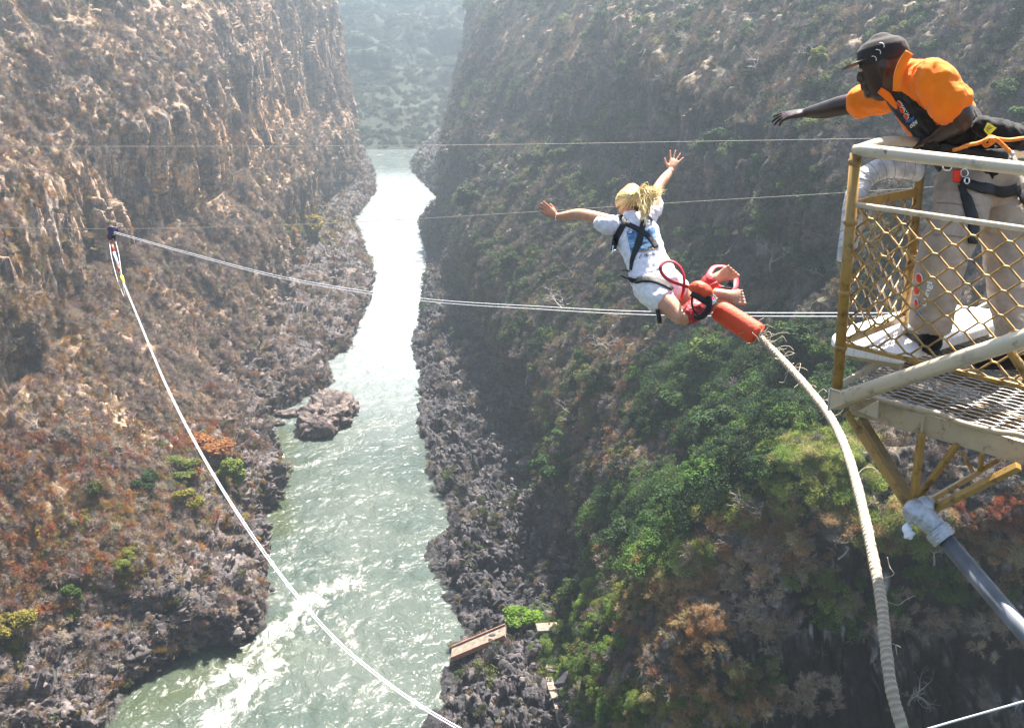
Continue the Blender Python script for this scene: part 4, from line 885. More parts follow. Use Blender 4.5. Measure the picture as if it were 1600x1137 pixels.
m = MB(); m.tube(catmull([P(171, 378, 41.8), P(174, 400, 41), P(180, 425, 40.5), P(186, 445, 40), P(194, 464, 39.8)]), .008, n=5); m.tube(catmull([P(181, 378, 41.8), P(186, 400, 41), P(190, 430, 40), P(195, 462, 39.8)]), .008, n=5); m.build('guide_line', M_WHITE, rg)
# ---------------------------------------------------------------- jump platform
def paint_mat(name, c, rust=.5, rough=.42, scale=5, bump=.15):
    m, n, b = new_mat(name)
    t = noise_node(n, scale, 7, .68); r = ramp(n, t.outputs[0], [(.28, tuple(x * .45 for x in c)), (.45, c), (.62, c), (.75, tuple(min(1, x * 1.2) for x in c))])
    t2 = noise_node(n, scale * 3.1, 8, .75); k = ramp(n, t2.outputs[0], [(.60 - .07 * rust, (0, 0, 0)), (.68, (1, 1, 1))])
    mx = N(n, 'ShaderNodeMix', data_type='RGBA'); n.links.new(k.outputs[0], mx.inputs[0]); n.links.new(r.outputs[0], mx.inputs[6]); mx.inputs[7].default_value = (.075, .04, .02, 1)
    n.links.new(mx.outputs[2], b.inputs['Base Color']); b.inputs['Roughness'].default_value = rough
    bp = N(n, 'ShaderNodeBump'); bp.inputs['Strength'].default_value = bump; bp.inputs['Distance'].default_value = .01
    n.links.new(t2.outputs[0], bp.inputs['Height']); n.links.new(bp.outputs[0], b.inputs['Normal']); return m
M_OCH = paint_mat('ochre_paint', (.36, .205, .05), 1.2); M_CRM = paint_mat('cream_paint', (.57, .48, .36), .35, .3); M_BEI = paint_mat('beige_paint', (.46, .35, .22), .45, .5)
M_GRT = paint_mat('worn_steel', (.40, .36, .33), .6, .35, 8); M_SIL = simple('silver_tape', (.42, .43, .46), .32, .35, var=.25, scale=14, bump=.6, bscale=40)
M_WRAP = simple('grey_cloth_tape', (.50, .49, .50), .6, 0, var=.25, scale=18, bump=.7, bscale=30)
M_TUBE = simple('galvanised_tube', (.16, .17, .19), .55, .25, var=.35, scale=6, stretch=(1, 1, .3))
M_PAD = None
ZV = Vector((0, 0, 1)); PA = P(1308, 605, 5.2); ZD = PA.z
UA = Vector((.68, .733, 0)).normalized(); VA = Vector((.733, -.68, 0)).normalized()      # along the side, along the front
def Q(a, b, h=0): return PA + UA * a + VA * b + ZV * h
PB = onz(1410, 546, ZD); TA = P(1337, 240, 4.86); TB = P(1441, 234, 5.36)
pf = empty('jump_platform', PA, 'ochre steel jump platform with mesh guard panels and grating deck', 'platform')
def tubeo(pts, r, name, mat, n=14, parent=pf, **kw): m = MB(); m.tube(pts, r, n=n); return m.build(name, mat, parent, **kw)
def weld(m, p, d, r): m.tube([p - d * .012, p - d * .006, p + d * .006, p + d * .012], [r, r * 1.15, r * 1.15, r], n=14)
# corner post with weld rings
d_ = (TA - PA).normalized(); m = MB(); m.tube([PA, TA], .024, n=16)
for t in (.18, .42, .72, .965): weld(m, PA.lerp(TA, t), d_, .026)
m.build('corner_post', M_OCH, pf)
m = MB(); m.tube([PB - ZV * .05, TB], .022, n=14); weld(m, PB.lerp(TB, .5), (TB - PB).normalized(), .025); m.build('side_post', M_OCH, pf)
# rails
RE = TA + VA * 1.7 + ZV * .01
m = MB(); m.tube([TA + Vector((-.006, .004, .012)), TA + VA * .03 + ZV * .018, RE + ZV * .018], [.024, .027, .027], n=18); m.build('top_rail', M_CRM, pf)
se = TB + ZV * .0; m = MB(); m.tube(catmull([TA + ZV * .014, TA.lerp(se, .4) + ZV * .045, TA.lerp(se, .8) + ZV * .04, se + Vector((-.01, -.01, .035)), se + Vector((.012, .012, .012)), se - ZV * .03], 8), .022, n=14); m.build('side_rail', M_CRM, pf)
MA = PA.lerp(TA, .795); mr = MA + VA * 1.7 + ZV * .02
tubeo([MA, mr], .0125, 'middle_rail', M_CRM)
MBt = PB.lerp(TB, .80); m = MB(); m.bar(MA - ZV * .005, MBt, .012, .04); m.build('side_bar', M_OCH, pf)
BA = PA.lerp(TA, .2); bb = BA + VA * 1.7; m = MB(); m.bar(BA, bb, .02, .016); m.build('bottom_bar', M_OCH, pf)
BBp = PB.lerp(TB, .17); m = MB(); m.bar(BA, BBp, .018, .03); m.build('side_bottom_bar', M_OCH, pf)
def wave_mesh(o, ax, ay, w_, h_, cw, hh, r, name, mat, flat=1.0, clip=None):
    """interlocking wave strands filling a parallelogram o, o+ax*w, o+ay*h"""
    m = MB(); rows = int(h_ / hh); nrm = ax.cross(ay).normalized()
    for j in range(rows + 1):
        ph = (j % 2) * .5; pts = []; k = -1
        while True:
            u0 = (k * .5 + ph) * cw; hi = (k % 2 == 0)
            if u0 - .12 * cw > w_: break
            yy = j * hh + (hh * .5 if hi else -hh * .5) * (1 - 2 * 0)
            for du in (-.07 * cw, .07 * cw):
                u = u0 + du
                if -1e-6 <= u <= w_: pts.append((u, min(max(yy, 0), h_), .5 * r if hi else -.5 * r))
            k += 1
        if len(pts) > 1: m.tube([o + ax * u + ay * v + nrm * z for u, v, z in pts], r, n=6, flat=flat, up=nrm)
    return m.build(name, mat, pf)
fh = (MA - BA).length
wave_mesh(BA + VA * .02, VA, (MA - BA).normalized(), 1.6, fh, .146, .050, .0050, 'front_mesh', M_OCH)
wave_mesh(BA + UA * .02, (BBp - BA).normalized(), (MA - BA).normalized(), (BBp - BA).length - .03, fh, .146, .050, .0048, 'side_mesh', M_OCH)
# deck: expanded metal grating, edge beam with a buckled trim, bearers
wave_mesh(Q(.015, .02, .0), VA, UA, 1.5, 1.75, .16, .022, .0032, 'grating', M_GRT, .7)
m = MB(); m.bar(Q(0, .0, .006), Q(1.8, .0, .006), .012, .03); m.build('deck_edge', M_CRM, pf)
m = MB(); m.bar(Q(.02, .07, -.06), Q(-.0, 1.6, -.065), .05, .095)
for b in (.42, .9): m.bar(Q(-.028, b, -.11), Q(-.028, b, -.012), .006, .012, up=VA)
m.build('edge_beam', M_BEI, pf, .004)
r_ = random.Random(3); tp = [Q(-.012 + r_.gauss(0, .004), b, .004 + .007 * math.sin(b * 17) + r_.gauss(0, .003)) for b in np.linspace(.06, 1.6, 26)]
m = MB(); m.tube(catmull(tp, 4), .013, n=8); m.build('buckled_trim', M_BEI, pf)
m = MB()
for a in (.25, .6, .95, 1.3): m.bar(Q(a, 0.05, -.04), Q(a, 1.6, -.04), .04, .06)
for b in (.5, 1.05): m.bar(Q(0, b, -.09), Q(1.7, b, -.09), .05, .05)
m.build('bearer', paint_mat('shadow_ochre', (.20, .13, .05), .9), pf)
# corner gusset: triangular box
def prism(poly, thick, name, mat, bev=.006):
    m = MB(); n_ = (poly[1] - poly[0]).cross(poly[2] - poly[0]).normalized(); k = len(poly)
    vs = [p for p in poly] + [p + n_ * thick for p in poly]
    m.add(vs, [tuple(range(k))[::-1], tuple(range(k, 2 * k))] + [(i, (i + 1) % k, (i + 1) % k + k, i + k) for i in range(k)], False); return m.build(name, mat, pf, bev)
g0, g1, g2 = P(1297, 607, 5.12), P(1294, 640, 5.12), P(1341, 622, 4.98)
prism([g0, g1, g2], -.07, 'gusset', M_BEI)
m = MB(); m.tube([g0, g2 + Vector((0, 0, .003)), g1, g0], .006, n=6); m.build('gusset_weld', M_CRM, pf)
prism([P(1340, 642, 5.0), P(1372, 655, 4.98), P(1373, 625, 4.98)], -.02, 'stiffener', M_BEI, .003)
# big diagonal pipe
m = MB(); m.tube([P(1322, 620, 5.0), P(1600, 528, 4.25), P(1760, 470, 3.9)], .034, n=20); m.build('brace_pipe', M_CRM, pf)
m = MB(); m.tube([P(1573, 540, 4.42), P(1625, 620, 4.5)], .017, n=12); m.build('short_brace', M_OCH, pf)
# underside trusses
ND = P(1440, 803, 4.95)
def strut(a, b, w_=.026, mat=M_OCH): m = MB(); m.bar(a, b, w_, w_, up=(0.3, -1, .2)); m.build('strut', mat, pf, .003)
strut(P(1322, 643, 5.1), P(1420, 795, 4.95)); strut(P(1440, 678, 4.9), P(1426, 790, 4.95), .028); strut(P(1496, 694, 4.85), P(1436, 775, 4.98), .024)
strut(P(1592, 728, 4.6), P(1455, 797, 4.93), .03); strut(P(1531, 736, 5.3), P(1445, 786, 5.1), .022)
strut(P(1503, 704, 5.3), P(1520, 738, 5.25), .016); strut(P(1534, 708, 5.2), P(1531, 736, 5.3), .018); strut(P(1560, 718, 5.2), P(1531, 736, 5.3), .018)
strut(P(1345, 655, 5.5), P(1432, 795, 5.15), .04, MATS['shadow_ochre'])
# taped joint
m = MB(); r_ = random.Random(9)
def lump(pts, rads, n=18):
    c = catmull(pts, 6); rr = np.interp(np.linspace(0, 1, len(c)), np.linspace(0, 1, len(rads)), rads); return c, [x * (1 + r_.uniform(-.06, .06)) for x in rr]
c, rr = lump([P(1415, 792, 4.93), P(1432, 800, 4.9), P(1450, 812, 4.88), P(1474, 838, 4.85)], [.03, .058, .055, .05, .047, .05]); m.tube(c, rr, n=16)
c, rr = lump([P(1430, 806, 4.93), P(1446, 792, 4.9), P(1460, 792, 4.88)], [.05, .05, .03]); m.tube(c, rr, n=14)
c, rr = lump([P(1462, 826, 4.86), P(1470, 835, 4.85), P(1477, 843, 4.84)], [.053, .056, .053]); m.tube(c, rr, n=18)
m.build('tape_wrap', M_SIL, pf)
m = MB(); m.tube(catmull([P(1421, 812, 4.92), P(1417, 826, 4.9), P(1421, 836, 4.9), P(1424, 842, 4.9)], 5), [.004, .006, .010, .017, .022, .024, .022, .02, .022, .026, .03, .028, .02, .012, .01, .008], n=6, flat=.25); m.build('loose_tape', M_WHITE, pf)
# pad on the jumping edge
def pad_mat():
    m, n, b = new_mat('white_pad'); tc = N(n, 'ShaderNodeTexCoord'); br = N(n, 'ShaderNodeTexBrick'); br.inputs['Scale'].default_value = 9; br.inputs['Color1'].default_value = (.80, .78, .76, 1); br.inputs['Color2'].default_value = (.78, .76, .75, 1); br.inputs['Mortar'].default_value = (.70, .45, .40, 1); br.inputs['Mortar Size'].default_value = .006
    n.links.new(tc.outputs['Object'], br.inputs[0]); n.links.new(br.outputs[0], b.inputs['Base Color']); b.inputs['Roughness'].default_value = .7; return m
ZP = ZD + .13
pp_ = [onz(x, y, ZP) for x, y in [(1308, 538), (1300, 524), (1312, 512), (1400, 486), (1490, 475), (1545, 482), (1640, 500), (1560, 505), (1480, 530), (1407, 554)]]
m = MB(); k = len(pp_); m.add(pp_ + [p - ZV * .05 for p in pp_], [tuple(range(k))[::-1], tuple(range(k, 2 * k))] + [(i, (i + 1) % k, (i + 1) % k + k, i + k) for i in range(k)], False)
m.build('pad', pad_mat(), pf, .012)
m = MB(); m.bar(onz(1312, 541, ZP - .045), onz(1409, 563, ZP - .045), .02, .085); m.build('pad_frame', M_BEI, pf, .003)
# wrapped foam padding curving round the outside of the corner
pd = catmull([P(1437, 268, 5.38), P(1405, 262, 5.36), P(1374, 265, 5.34), P(1350, 280, 5.32), P(1338, 305, 5.3), P(1332, 335, 5.3), P(1328, 365, 5.3), P(1323, 392, 5.3), P(1321, 408, 5.3)], 8)
r_ = random.Random(4); rr = [.049 * (1 + r_.uniform(-.02, .02)) * (1 - .55 * max(0, i / len(pd) - .6)) for i in range(len(pd))]
m = MB(); m.tube(pd, rr, n=18); m.build('wrapped_padding', M_WRAP, pf)
m = MB()
for i in range(3, len(pd) - 6, 4):
    d2 = (pd[i + 1] - pd[i]).normalized(); x = d2.orthogonal().normalized(); y = d2.cross(x); ring = [pd[i] + (x * math.cos(t) + y * math.sin(t)) * rr[i] * 1.01 + d2 * .012 * math.sin(t) for t in np.linspace(0, 2 * math.pi, 17)]; m.tube(ring, .0015, n=4)
m.build('twine', M_DULL, pf)
# far post and rail at the right edge
tubeo([Q(.95, .62, 0), Q(.95, .62, 1.02)], .02, 'far_post', M_OCH)
tubeo([P(1586, 238, 5.7), P(1760, 236, 5.4)], .03, 'far_rail', M_CRM)
# ---------------------------------------------------------------- bungee cord with fraying sheath
def rope_mat():
    m, n, b = new_mat('bungee_sheath'); tc = N(n, 'ShaderNodeAttribute', attribute_name='along')
    wv = N(n, 'ShaderNodeMath', operation='SINE'); ml = N(n, 'ShaderNodeMath', operation='MULTIPLY'); ml.inputs[1].default_value = 200
    t = noise_node(n, 14, 5, .6); ad = N(n, 'ShaderNodeMath', operation='MULTIPLY_ADD'); ad.inputs[1].default_value = 11
    n.links.new(tc.outputs['Fac'], ml.inputs[0]); n.links.new(t.outputs[0], ad.inputs[0]); n.links.new(ml.outputs[0], ad.inputs[2]); n.links.new(ad.outputs[0], wv.inputs[0])
    r = ramp(n, wv.outputs[0], [(.0, (.30, .245, .18)), (.25, (.37, .305, .225)), (1, (.40, .335, .255))]); n.links.new(r.outputs[0], b.inputs['Base Color'])
    b.inputs['Roughness'].default_value = .75; bp = N(n, 'ShaderNodeBump'); bp.inputs['Strength'].default_value = .6; bp.inputs['Distance'].default_value = .004
    n.links.new(wv.outputs[0], bp.inputs['Height']); n.links.new(bp.outputs[0], b.inputs['Normal']); return m
RP = [(1180, 519, 8.83), (1197, 537, 8.75), (1226, 566, 8.5), (1262, 606, 8.05), (1296, 650, 7.5), (1320, 698, 6.95), (1340, 762, 6.4), (1360, 850, 5.9), (1377, 940, 5.55), (1384, 1010, 5.35), (1394, 1080, 5.2), (1414, 1150, 5.1), (1450, 1270, 5.0), (1520, 1500, 4.9)]
bg_ = empty('bungee_cord', P(1300, 655, 7.4), 'thick pale frayed bungee cord curving down from the orange foam sleeve', 'bungee cord')
rc = catmull([P(*q) for q in RP], 26); m = MB(); m.tube(rc, [.028 * (1 + .05 * math.sin(i * 1.7) + .04 * math.sin(i * .37)) for i in range(len(rc))], n=14); o = m.build('cord', rope_mat(), bg_)
at = o.data.attributes.new('along', 'FLOAT', 'POINT'); L_ = [0]
for i in range(1, len(rc)): L_.append(L_[-1] + (rc[i] - rc[i - 1]).length)
at.data.foreach_set('value', np.repeat(np.array(L_), 14).astype(np.float32))
r_ = random.Random(12); M_FR = simple('frayed_strand', (.50, .42, .31), .8)
for i in range(64):
    f = r_.choice([r_.uniform(0, .10), r_.uniform(.05, .32), r_.uniform(.05, .7)]); p = rc[int(f * (len(rc) - 1))]; d = Vector((r_.gauss(.5, .7), r_.gauss(-.2, .6), r_.gauss(.3, .7))).normalized(); l = r_.uniform(.03, .16) * (1.2 if f < .1 else 1)
    d2 = (d + Vector((r_.gauss(0, .8), r_.gauss(0, .8), r_.gauss(0, .8)))).normalized(); d3 = (d2 + Vector((r_.gauss(0, .9), r_.gauss(0, .9), r_.gauss(-.3, .9)))).normalized(); p0 = p + d * .026
    m = MB(); m.tube(catmull([p0, p0 + d * l * .4, p0 + d * l * .4 + d2 * l * .35, p0 + d * l * .4 + d2 * l * .35 + d3 * l * .35], 4), .0020, n=4); m.build('frayed_strand', M_FR, bg_)
M_FOAM = simple('orange_foam', (.72, .085, .02), .62, var=.15, scale=9, col2=(.62, .06, .016), bump=.25, bscale=60)
s0, s1 = P(1120, 482, 8.95), P(1185, 524, 8.85); ax = (s1 - s0)
m = MB(); rr = [.05, .075, .082, .088, .088, .090, .090, .092, .090, .082, .06]; tt = [-.01, 0, .03, .1, .3, .5, .7, .9, .99, 1.0, .97]
m.tube([s0 + ax * t for t in tt], rr, n=24); m.build('foam_sleeve', M_FOAM, bg_)
m = MB(); m.tube([P(1470, 834, 4.86), P(1606, 994, 4.45), P(1720, 1128, 4.2)], .036, n=20); m.build('support_tube', M_TUBE, pf)
# ---------------------------------------------------------------- people
def loft(m, rings, n=20, cap=2):
    """rings: (centre, side vector with its half-width, second half-width); ring plane is normal to the path"""
    pts = [Vector(r[0]) for r in rings]; k = len(pts); vs = []
    full = []
    for i, (c, s, h) in enumerate(rings):
        t = (pts[min(i + 1, k - 1)] - pts[max(i - 1, 0)]).normalized(); s = Vector(s); wd = s.length; s = (s - t * s.dot(t)).normalized(); u = t.cross(s)
        full.append((Vector(c), s, u, wd, h, t))
    if cap:
        c, s, u, wd, h, t = full[0]; c1, s1, u1, w1, h1, t1 = full[-1]; r0 = min(wd, h); r1 = min(w1, h1)
        full = [(c - t * r0 * q, s, u, wd * z, h * z, t) for q, z in ((.55, .3), (.42, .62), (.22, .87))] + full + [(c1 + t1 * r1 * q, s1, u1, w1 * z, h1 * z, t1) for q, z in ((.22, .87), (.42, .62), (.55, .3))]
    for c, s, u, wd, h, t in full:
        for j in range(n):
            a = 2 * math.pi * j / n; vs.append(c + s * math.cos(a) * wd + u * math.sin(a) * h)
    K = len(full); fs = [(i * n + j, i * n + (j + 1) % n, (i + 1) * n + (j + 1) % n, (i + 1) * n + j) for i in range(K - 1) for j in range(n)]
    fs += [tuple(range(n))[::-1], tuple((K - 1) * n + j for j in range(n))]
    m.add(vs, fs); return m
def limb(m, pts, rads, n=14, smooth=5, side=None):
    c = catmull(pts, smooth); t = np.linspace(0, 1, len(c)); r = np.interp(t, np.linspace(0, 1, len(rads)), rads)
    s = Vector(side) if side is not None else (c[-1] - c[0]).orthogonal().normalized()
    return loft(m, [(p, s.normalized() * q, q) for p, q in zip(c, r)], n)
def body_loft(m, rings, n=24, sub=4):
    """rings of (centre, side vector, depth) blended smoothly"""
    c = catmull([r[0] for r in rings], sub); s = catmull([r[1] for r in rings], sub); h = catmull([(r[2], 0, 0) for r in rings], sub)
    return loft(m, [(a, b, d.x) for a, b, d in zip(c, s, h)], n)
def fuse(m, name, mat, voxel=.006, smooth=6, fold=None, parent=None):
    me = m.mesh(name); o = bpy.data.objects.new('tmp', me); COL.objects.link(o)
    md = o.modifiers.new('r', 'REMESH'); md.mode = 'VOXEL'; md.voxel_size = voxel; md.use_smooth_shade = True
    if smooth: sm = o.modifiers.new('s', 'SMOOTH'); sm.iterations = smooth; sm.factor = .5
    dg = bpy.context.evaluated_depsgraph_get(); dg.update(); me2 = bpy.data.meshes.new_from_object(o.evaluated_get(dg)); bpy.data.objects.remove(o)
    if fold:
        v = np.empty(len(me2.vertices) * 3, np.float32); me2.vertices.foreach_get('co', v); v = v.reshape(-1, 3); nn = np.empty(len(v) * 3, np.float32); me2.vertex_normals.foreach_get('vector', nn); nn = nn.reshape(-1, 3)
        v = v + nn * fold(v)[:, None]; me2.vertices.foreach_set('co', v.astype(np.float32).ravel()); me2.update()
    me2.name = name; me2.materials.clear(); me2.materials.append(mat); me2.polygons.foreach_set('use_smooth', [True] * len(me2.polygons))
    return me2
def bvh_mesh(me): return BVHTree.FromPolygons([v.co[:] for v in me.vertices], [p.vertices[:] for p in me.polygons])
CAM = Vector((0, 0, CAMZ))
def cast(bvh, px, py, dflt, off=.004):
    r = ray(px, py).normalized(); h = bvh.ray_cast(CAM, r)
    if h[0] is None or abs(h[3] * r.dot(Vector((0, cp, -sp))) - dflt) > .6: return P(px, py, dflt)
    return h[0] + h[1] * off if h[1].dot(r) < 0 else h[0] - h[1] * off
def strap(bvh, pl, hw, name, mat, parent, dflt, th=.004, off=.006, steps=7):
    """webbing lying on a surface, following a polyline"""
    c = catmull([(x, y, 0) for x, y in pl], steps); m = MB(); vs = []; last = dflt
    for i, p in enumerate(c):
        t = (c[min(i + 1, len(c) - 1)] - c[max(i - 1, 0)]).normalized(); nx, ny = -t.y, t.x; w_ = hw if not hasattr(hw, '__len__') else np.interp(i / (len(c) - 1), np.linspace(0, 1, len(hw)), hw)
        for s in (-1, -.33, .33, 1): vs.append(cast(bvh, p.x + nx * w_ * s, p.y + ny * w_ * s, last, off))
    k = len(c); m.add(vs, [(i * 4 + j, i * 4 + j + 1, (i + 1) * 4 + j + 1, (i + 1) * 4 + j) for i in range(k - 1) for j in range(3)])
    o = m.build(name, mat, parent); md = o.modifiers.new('solid', 'SOLIDIFY'); md.thickness = th; md.offset = 0; return o
def patch(bvh, quad, name, mat, parent, dflt, nx=10, ny=10, off=.003):
    q = [Vector((x, y, 0)) for x, y in quad]; vs = []; uv = []
    for j in range(ny + 1):
        for i in range(nx + 1):
            u, v = i / nx, j / ny; p = (q[0] * (1 - u) + q[1] * u) * (1 - v) + (q[3] * (1 - u) + q[2] * u) * v; vs.append(cast(bvh, p.x, p.y, dflt, off)); uv.append((u, v))
    me = bpy.data.meshes.new(name); f = [(j * (nx + 1) + i, j * (nx + 1) + i + 1, (j + 1) * (nx + 1) + i + 1, (j + 1) * (nx + 1) + i) for j in range(ny) for i in range(nx)]
    me.from_pydata([v[:] for v in vs], [], f); l = me.uv_layers.new(name='uv')
    for lp in me.loops: l.data[lp.index].uv = uv[lp.vertex_index]
    me.materials.append(mat); me.update(); o = obj_of(name, me, parent); md = o.modifiers.new('solid', 'SOLIDIFY'); md.thickness = .0015; return o
def disc(bvh, cx, cy, rx, ry, ang, name, mat, parent, dflt, off=.004, a0=0, a1=2 * math.pi, inner=0):
    n = 18; ca, sa = math.cos(ang), math.sin(ang); vs = []; rings = [inner, (inner + 1) / 2, 1]
    for k in rings:
        for j in range(n + 1):
            t = a0 + (a1 - a0) * j / n; x, y = rx * k * math.cos(t), ry * k * math.sin(t); vs.append(cast(bvh, cx + x * ca - y * sa, cy + x * sa + y * ca, dflt, off))
    m = MB(); m.add(vs, [(k * (n + 1) + j, k * (n + 1) + j + 1, (k + 1) * (n + 1) + j + 1, (k + 1) * (n + 1) + j) for k in range(2) for j in range(n)])
    o = m.build(name, mat, parent); md = o.modifiers.new('solid', 'SOLIDIFY'); md.thickness = .0012; return o
def lettering(bvh, text, org, xd, yd, name, mat, parent, dflt, off=.005, shear=0, bold=.02):
    """word laid on a surface: org = pixel of the baseline start, xd / yd = pixel vectors of one unit along and up"""
    cu = bpy.data.curves.new(name, 'FONT'); cu.body = text; cu.size = 1; cu.shear = shear; cu.offset = bold; cu.resolution_u = 2
    o = bpy.data.objects.new('tmp', cu); COL.objects.link(o); dg = bpy.context.evaluated_depsgraph_get(); dg.update(); me = bpy.data.meshes.new_from_object(o.evaluated_get(dg)); bpy.data.objects.remove(o)
    w0 = max(v.co.x for v in me.vertices)
    for v in me.vertices:
        u, h = v.co.x / w0, v.co.y / .72; v.co = cast(bvh, org[0] + xd[0] * u + yd[0] * h, org[1] + xd[1] * u + yd[1] * h, dflt, off)
    me.materials.clear(); me.materials.append(mat); return obj_of(name, me, parent)
def hand(m, wrist, fwd, nrm, thumb_side, L=.18, spread=.5, curl=.25, curls=None, thumb_out=.9):
    """palm, four bent fingers of different lengths and a thumb leaving the side of the palm. nrm = back of the hand"""
    f = Vector(fwd).normalized(); n = Vector(nrm); n = (n - f * n.dot(f)).normalized(); s = f.cross(n) * thumb_side
    pl = L * .53; w_ = L * .215; th = L * .085
    loft(m, [(wrist - f * .02, s * w_ * .62, th * 1.1), (wrist + f * pl * .12, s * w_ * .7, th * 1.1), (wrist + f * pl * .45, s * w_ * .95, th * 1.15), (wrist + f * pl * .8, s * w_ * 1.02, th * .95), (wrist + f * pl * 1.0, s * w_ * .95, th * .75)], 16)
    ln = [.43, .48, .45, .35]; curls = curls or [curl] * 4
    for k in range(4):
        x = (.78 - k * .52); b = wrist + f * pl * (.93 - .035 * abs(k - 1)) + s * w_ * x; d = (f + s * spread * (.34 - .24 * k)).normalized(); pts = [b - d * .015, b]; c = curls[k]; p = b; r = [L * .052, L * .05]
        for q, fr in enumerate((.42, .32, .26)):
            an = c * (q + .6); dd = (d * math.cos(an) - n * math.sin(an)).normalized(); p = p + dd * L * ln[k] * fr; pts.append(p); r.append(L * (.047 - .004 * q))
        limb(m, pts, r, 8, 3, s)
    b = wrist + f * pl * .22 + s * w_ * .55; d = (f * .62 + s * thumb_out - n * .25).normalized(); d2 = (f * .95 + s * thumb_out * .55 - n * .2).normalized()
    limb(m, [b - d * .01, b + d * L * .16, b + d * L * .26 + d2 * L * .04, b + d * L * .26 + d2 * L * .2], [L * .075, L * .066, L * .055, L * .045], 8, 3, n)
    return m
def skin_mat(name, c, rough=.5, sub=.08):
    m, n, b = new_mat(name); t = noise_node(n, 22, 4, .6); r = ramp(n, t.outputs[0], [(.3, tuple(x * .85 for x in c)), (.7, tuple(x * 1.1 for x in c))]); n.links.new(r.outputs[0], b.inputs['Base Color'])
    b.inputs['Roughness'].default_value = rough; b.inputs['Subsurface Weight'].default_value = sub; b.inputs['Subsurface Scale'].default_value = .02; b.inputs['Subsurface Radius'].default_value = (1, .35, .2)
    t2 = noise_node(n, 160, 3); bp = N(n, 'ShaderNodeBump'); bp.inputs['Strength'].default_value = .12; bp.inputs['Distance'].default_value = .004; n.links.new(t2.outputs[0], bp.inputs['Height']); n.links.new(bp.outputs[0], b.inputs['Normal']); return m
M_SKW = skin_mat('fair_skin', (.55, .27, .165)); M_SKB = skin_mat('dark_skin', (.038, .018, .012), .36, .03)
def cloth(name, c, v=.1, scale=30): return simple(name, c, .8, var=v, scale=scale, bump=.25, bscale=380, spec=.2, sheen=.15)
M_SHIRT = cloth('white_cotton', (.74, .71, .76)); M_SHORT = cloth('white_shorts_cloth', (.76, .73, .73)); M_KHA = cloth('khaki_cloth', (.37, .30, .235), .18, 10)
M_ORG = cloth('orange_cloth', (.85, .19, .004), .06, 12); M_BLC = cloth('black_cloth', (.008, .008, .009)); M_CAP = cloth('cap_cloth', (.030, .024, .024)); M_DRED = simple('dark_red_padding', (.42, .018, .022), .5, var=.3, scale=10, bump=.4, bscale=30)
M_PRW = simple('white_print', (.80, .80, .80), .7, var=.02); M_PRR = simple('red_print', (.70, .045, .012), .6, var=.05); M_PRB = simple('blue_print', (.06, .16, .62), .6, var=.1); M_STEEL = simple('polished_steel', (.75, .76, .78), .22, 1, var=.05)
def hair_mat():
    m, n, b = new_mat('blonde_hair'); g = N(n, 'ShaderNodeNewGeometry'); t = noise_node(n, 30, 4, .6, stretch=(1, 1, 3)); ad = N(n, 'ShaderNodeMath', operation='ADD'); ml = N(n, 'ShaderNodeMath', operation='MULTIPLY'); ml.inputs[1].default_value = .55
    n.links.new(g.outputs['Random Per Island'], ml.inputs[0]); n.links.new(ml.outputs[0], ad.inputs[0]); n.links.new(t.outputs[0], ad.inputs[1]); r = ramp(n, ad.outputs[0], [(.3, (.20, .11, .03)), (.6, (.60, .42, .15)), (.95, (.85, .70, .38))]); n.links.new(r.outputs[0], b.inputs['Base Color']); b.inputs['Roughness'].default_value = .4; return m
M_HAIR = hair_mat()

# ------- the jumper: flying face down and away, seen from behind
wm_ = empty('person', P(1000, 400, 9), 'blonde jumper in white shirt and shorts flying with both arms spread', 'person')
up_t = (P(985, 342, 9.1) - P(1026, 442, 8.9)).normalized()          # along the spine, towards the head
sd = (P(1026, 330, 9.1) - P(946, 350, 9.1)).normalized()            # towards her right
bk = up_t.cross(sd).normalized()
if bk.dot(CAM - P(1000, 400, 9)) < 0: bk = -bk                      # out of her back
SHc, HPc = P(986, 346, 9.18), P(1024, 440, 8.98)
m = MB()
tor = [(SHc + up_t * .035, sd * .075, .06), (SHc - up_t * .01, sd * .150, .075), (SHc - up_t * .09, sd * .165, .10), (SHc.lerp(HPc, .42), sd * .150, .10), (SHc.lerp(HPc, .66), sd * .132, .09), (SHc.lerp(HPc, .86), sd * .160, .105), (HPc, sd * .170, .115), (HPc - up_t * .06, sd * .155, .10)]
body_loft(m, tor)
HD = P(984, 316, 9.28)                                               # head centre
limb(m, [SHc + up_t * .0, SHc.lerp(HD, .5), HD - up_t * .02], [.062, .052, .058], 14, 4, sd)
fdir = (P(958, 318, 9.42) - HD).normalized()                         # where she looks: left and away
hs = up_t.cross(fdir).normalized(); hu = fdir.cross(hs).normalized(); hu = hu if hu.dot(up_t) > 0 else -hu
loft(m, [(HD + hu * z, fdir * a, b) for z, a, b in ((-.115, .055, .05), (-.085, .082, .062), (-.04, .095, .072), (.0, .102, .077), (.045, .102, .076), (.085, .082, .062), (.108, .05, .038))], 20)
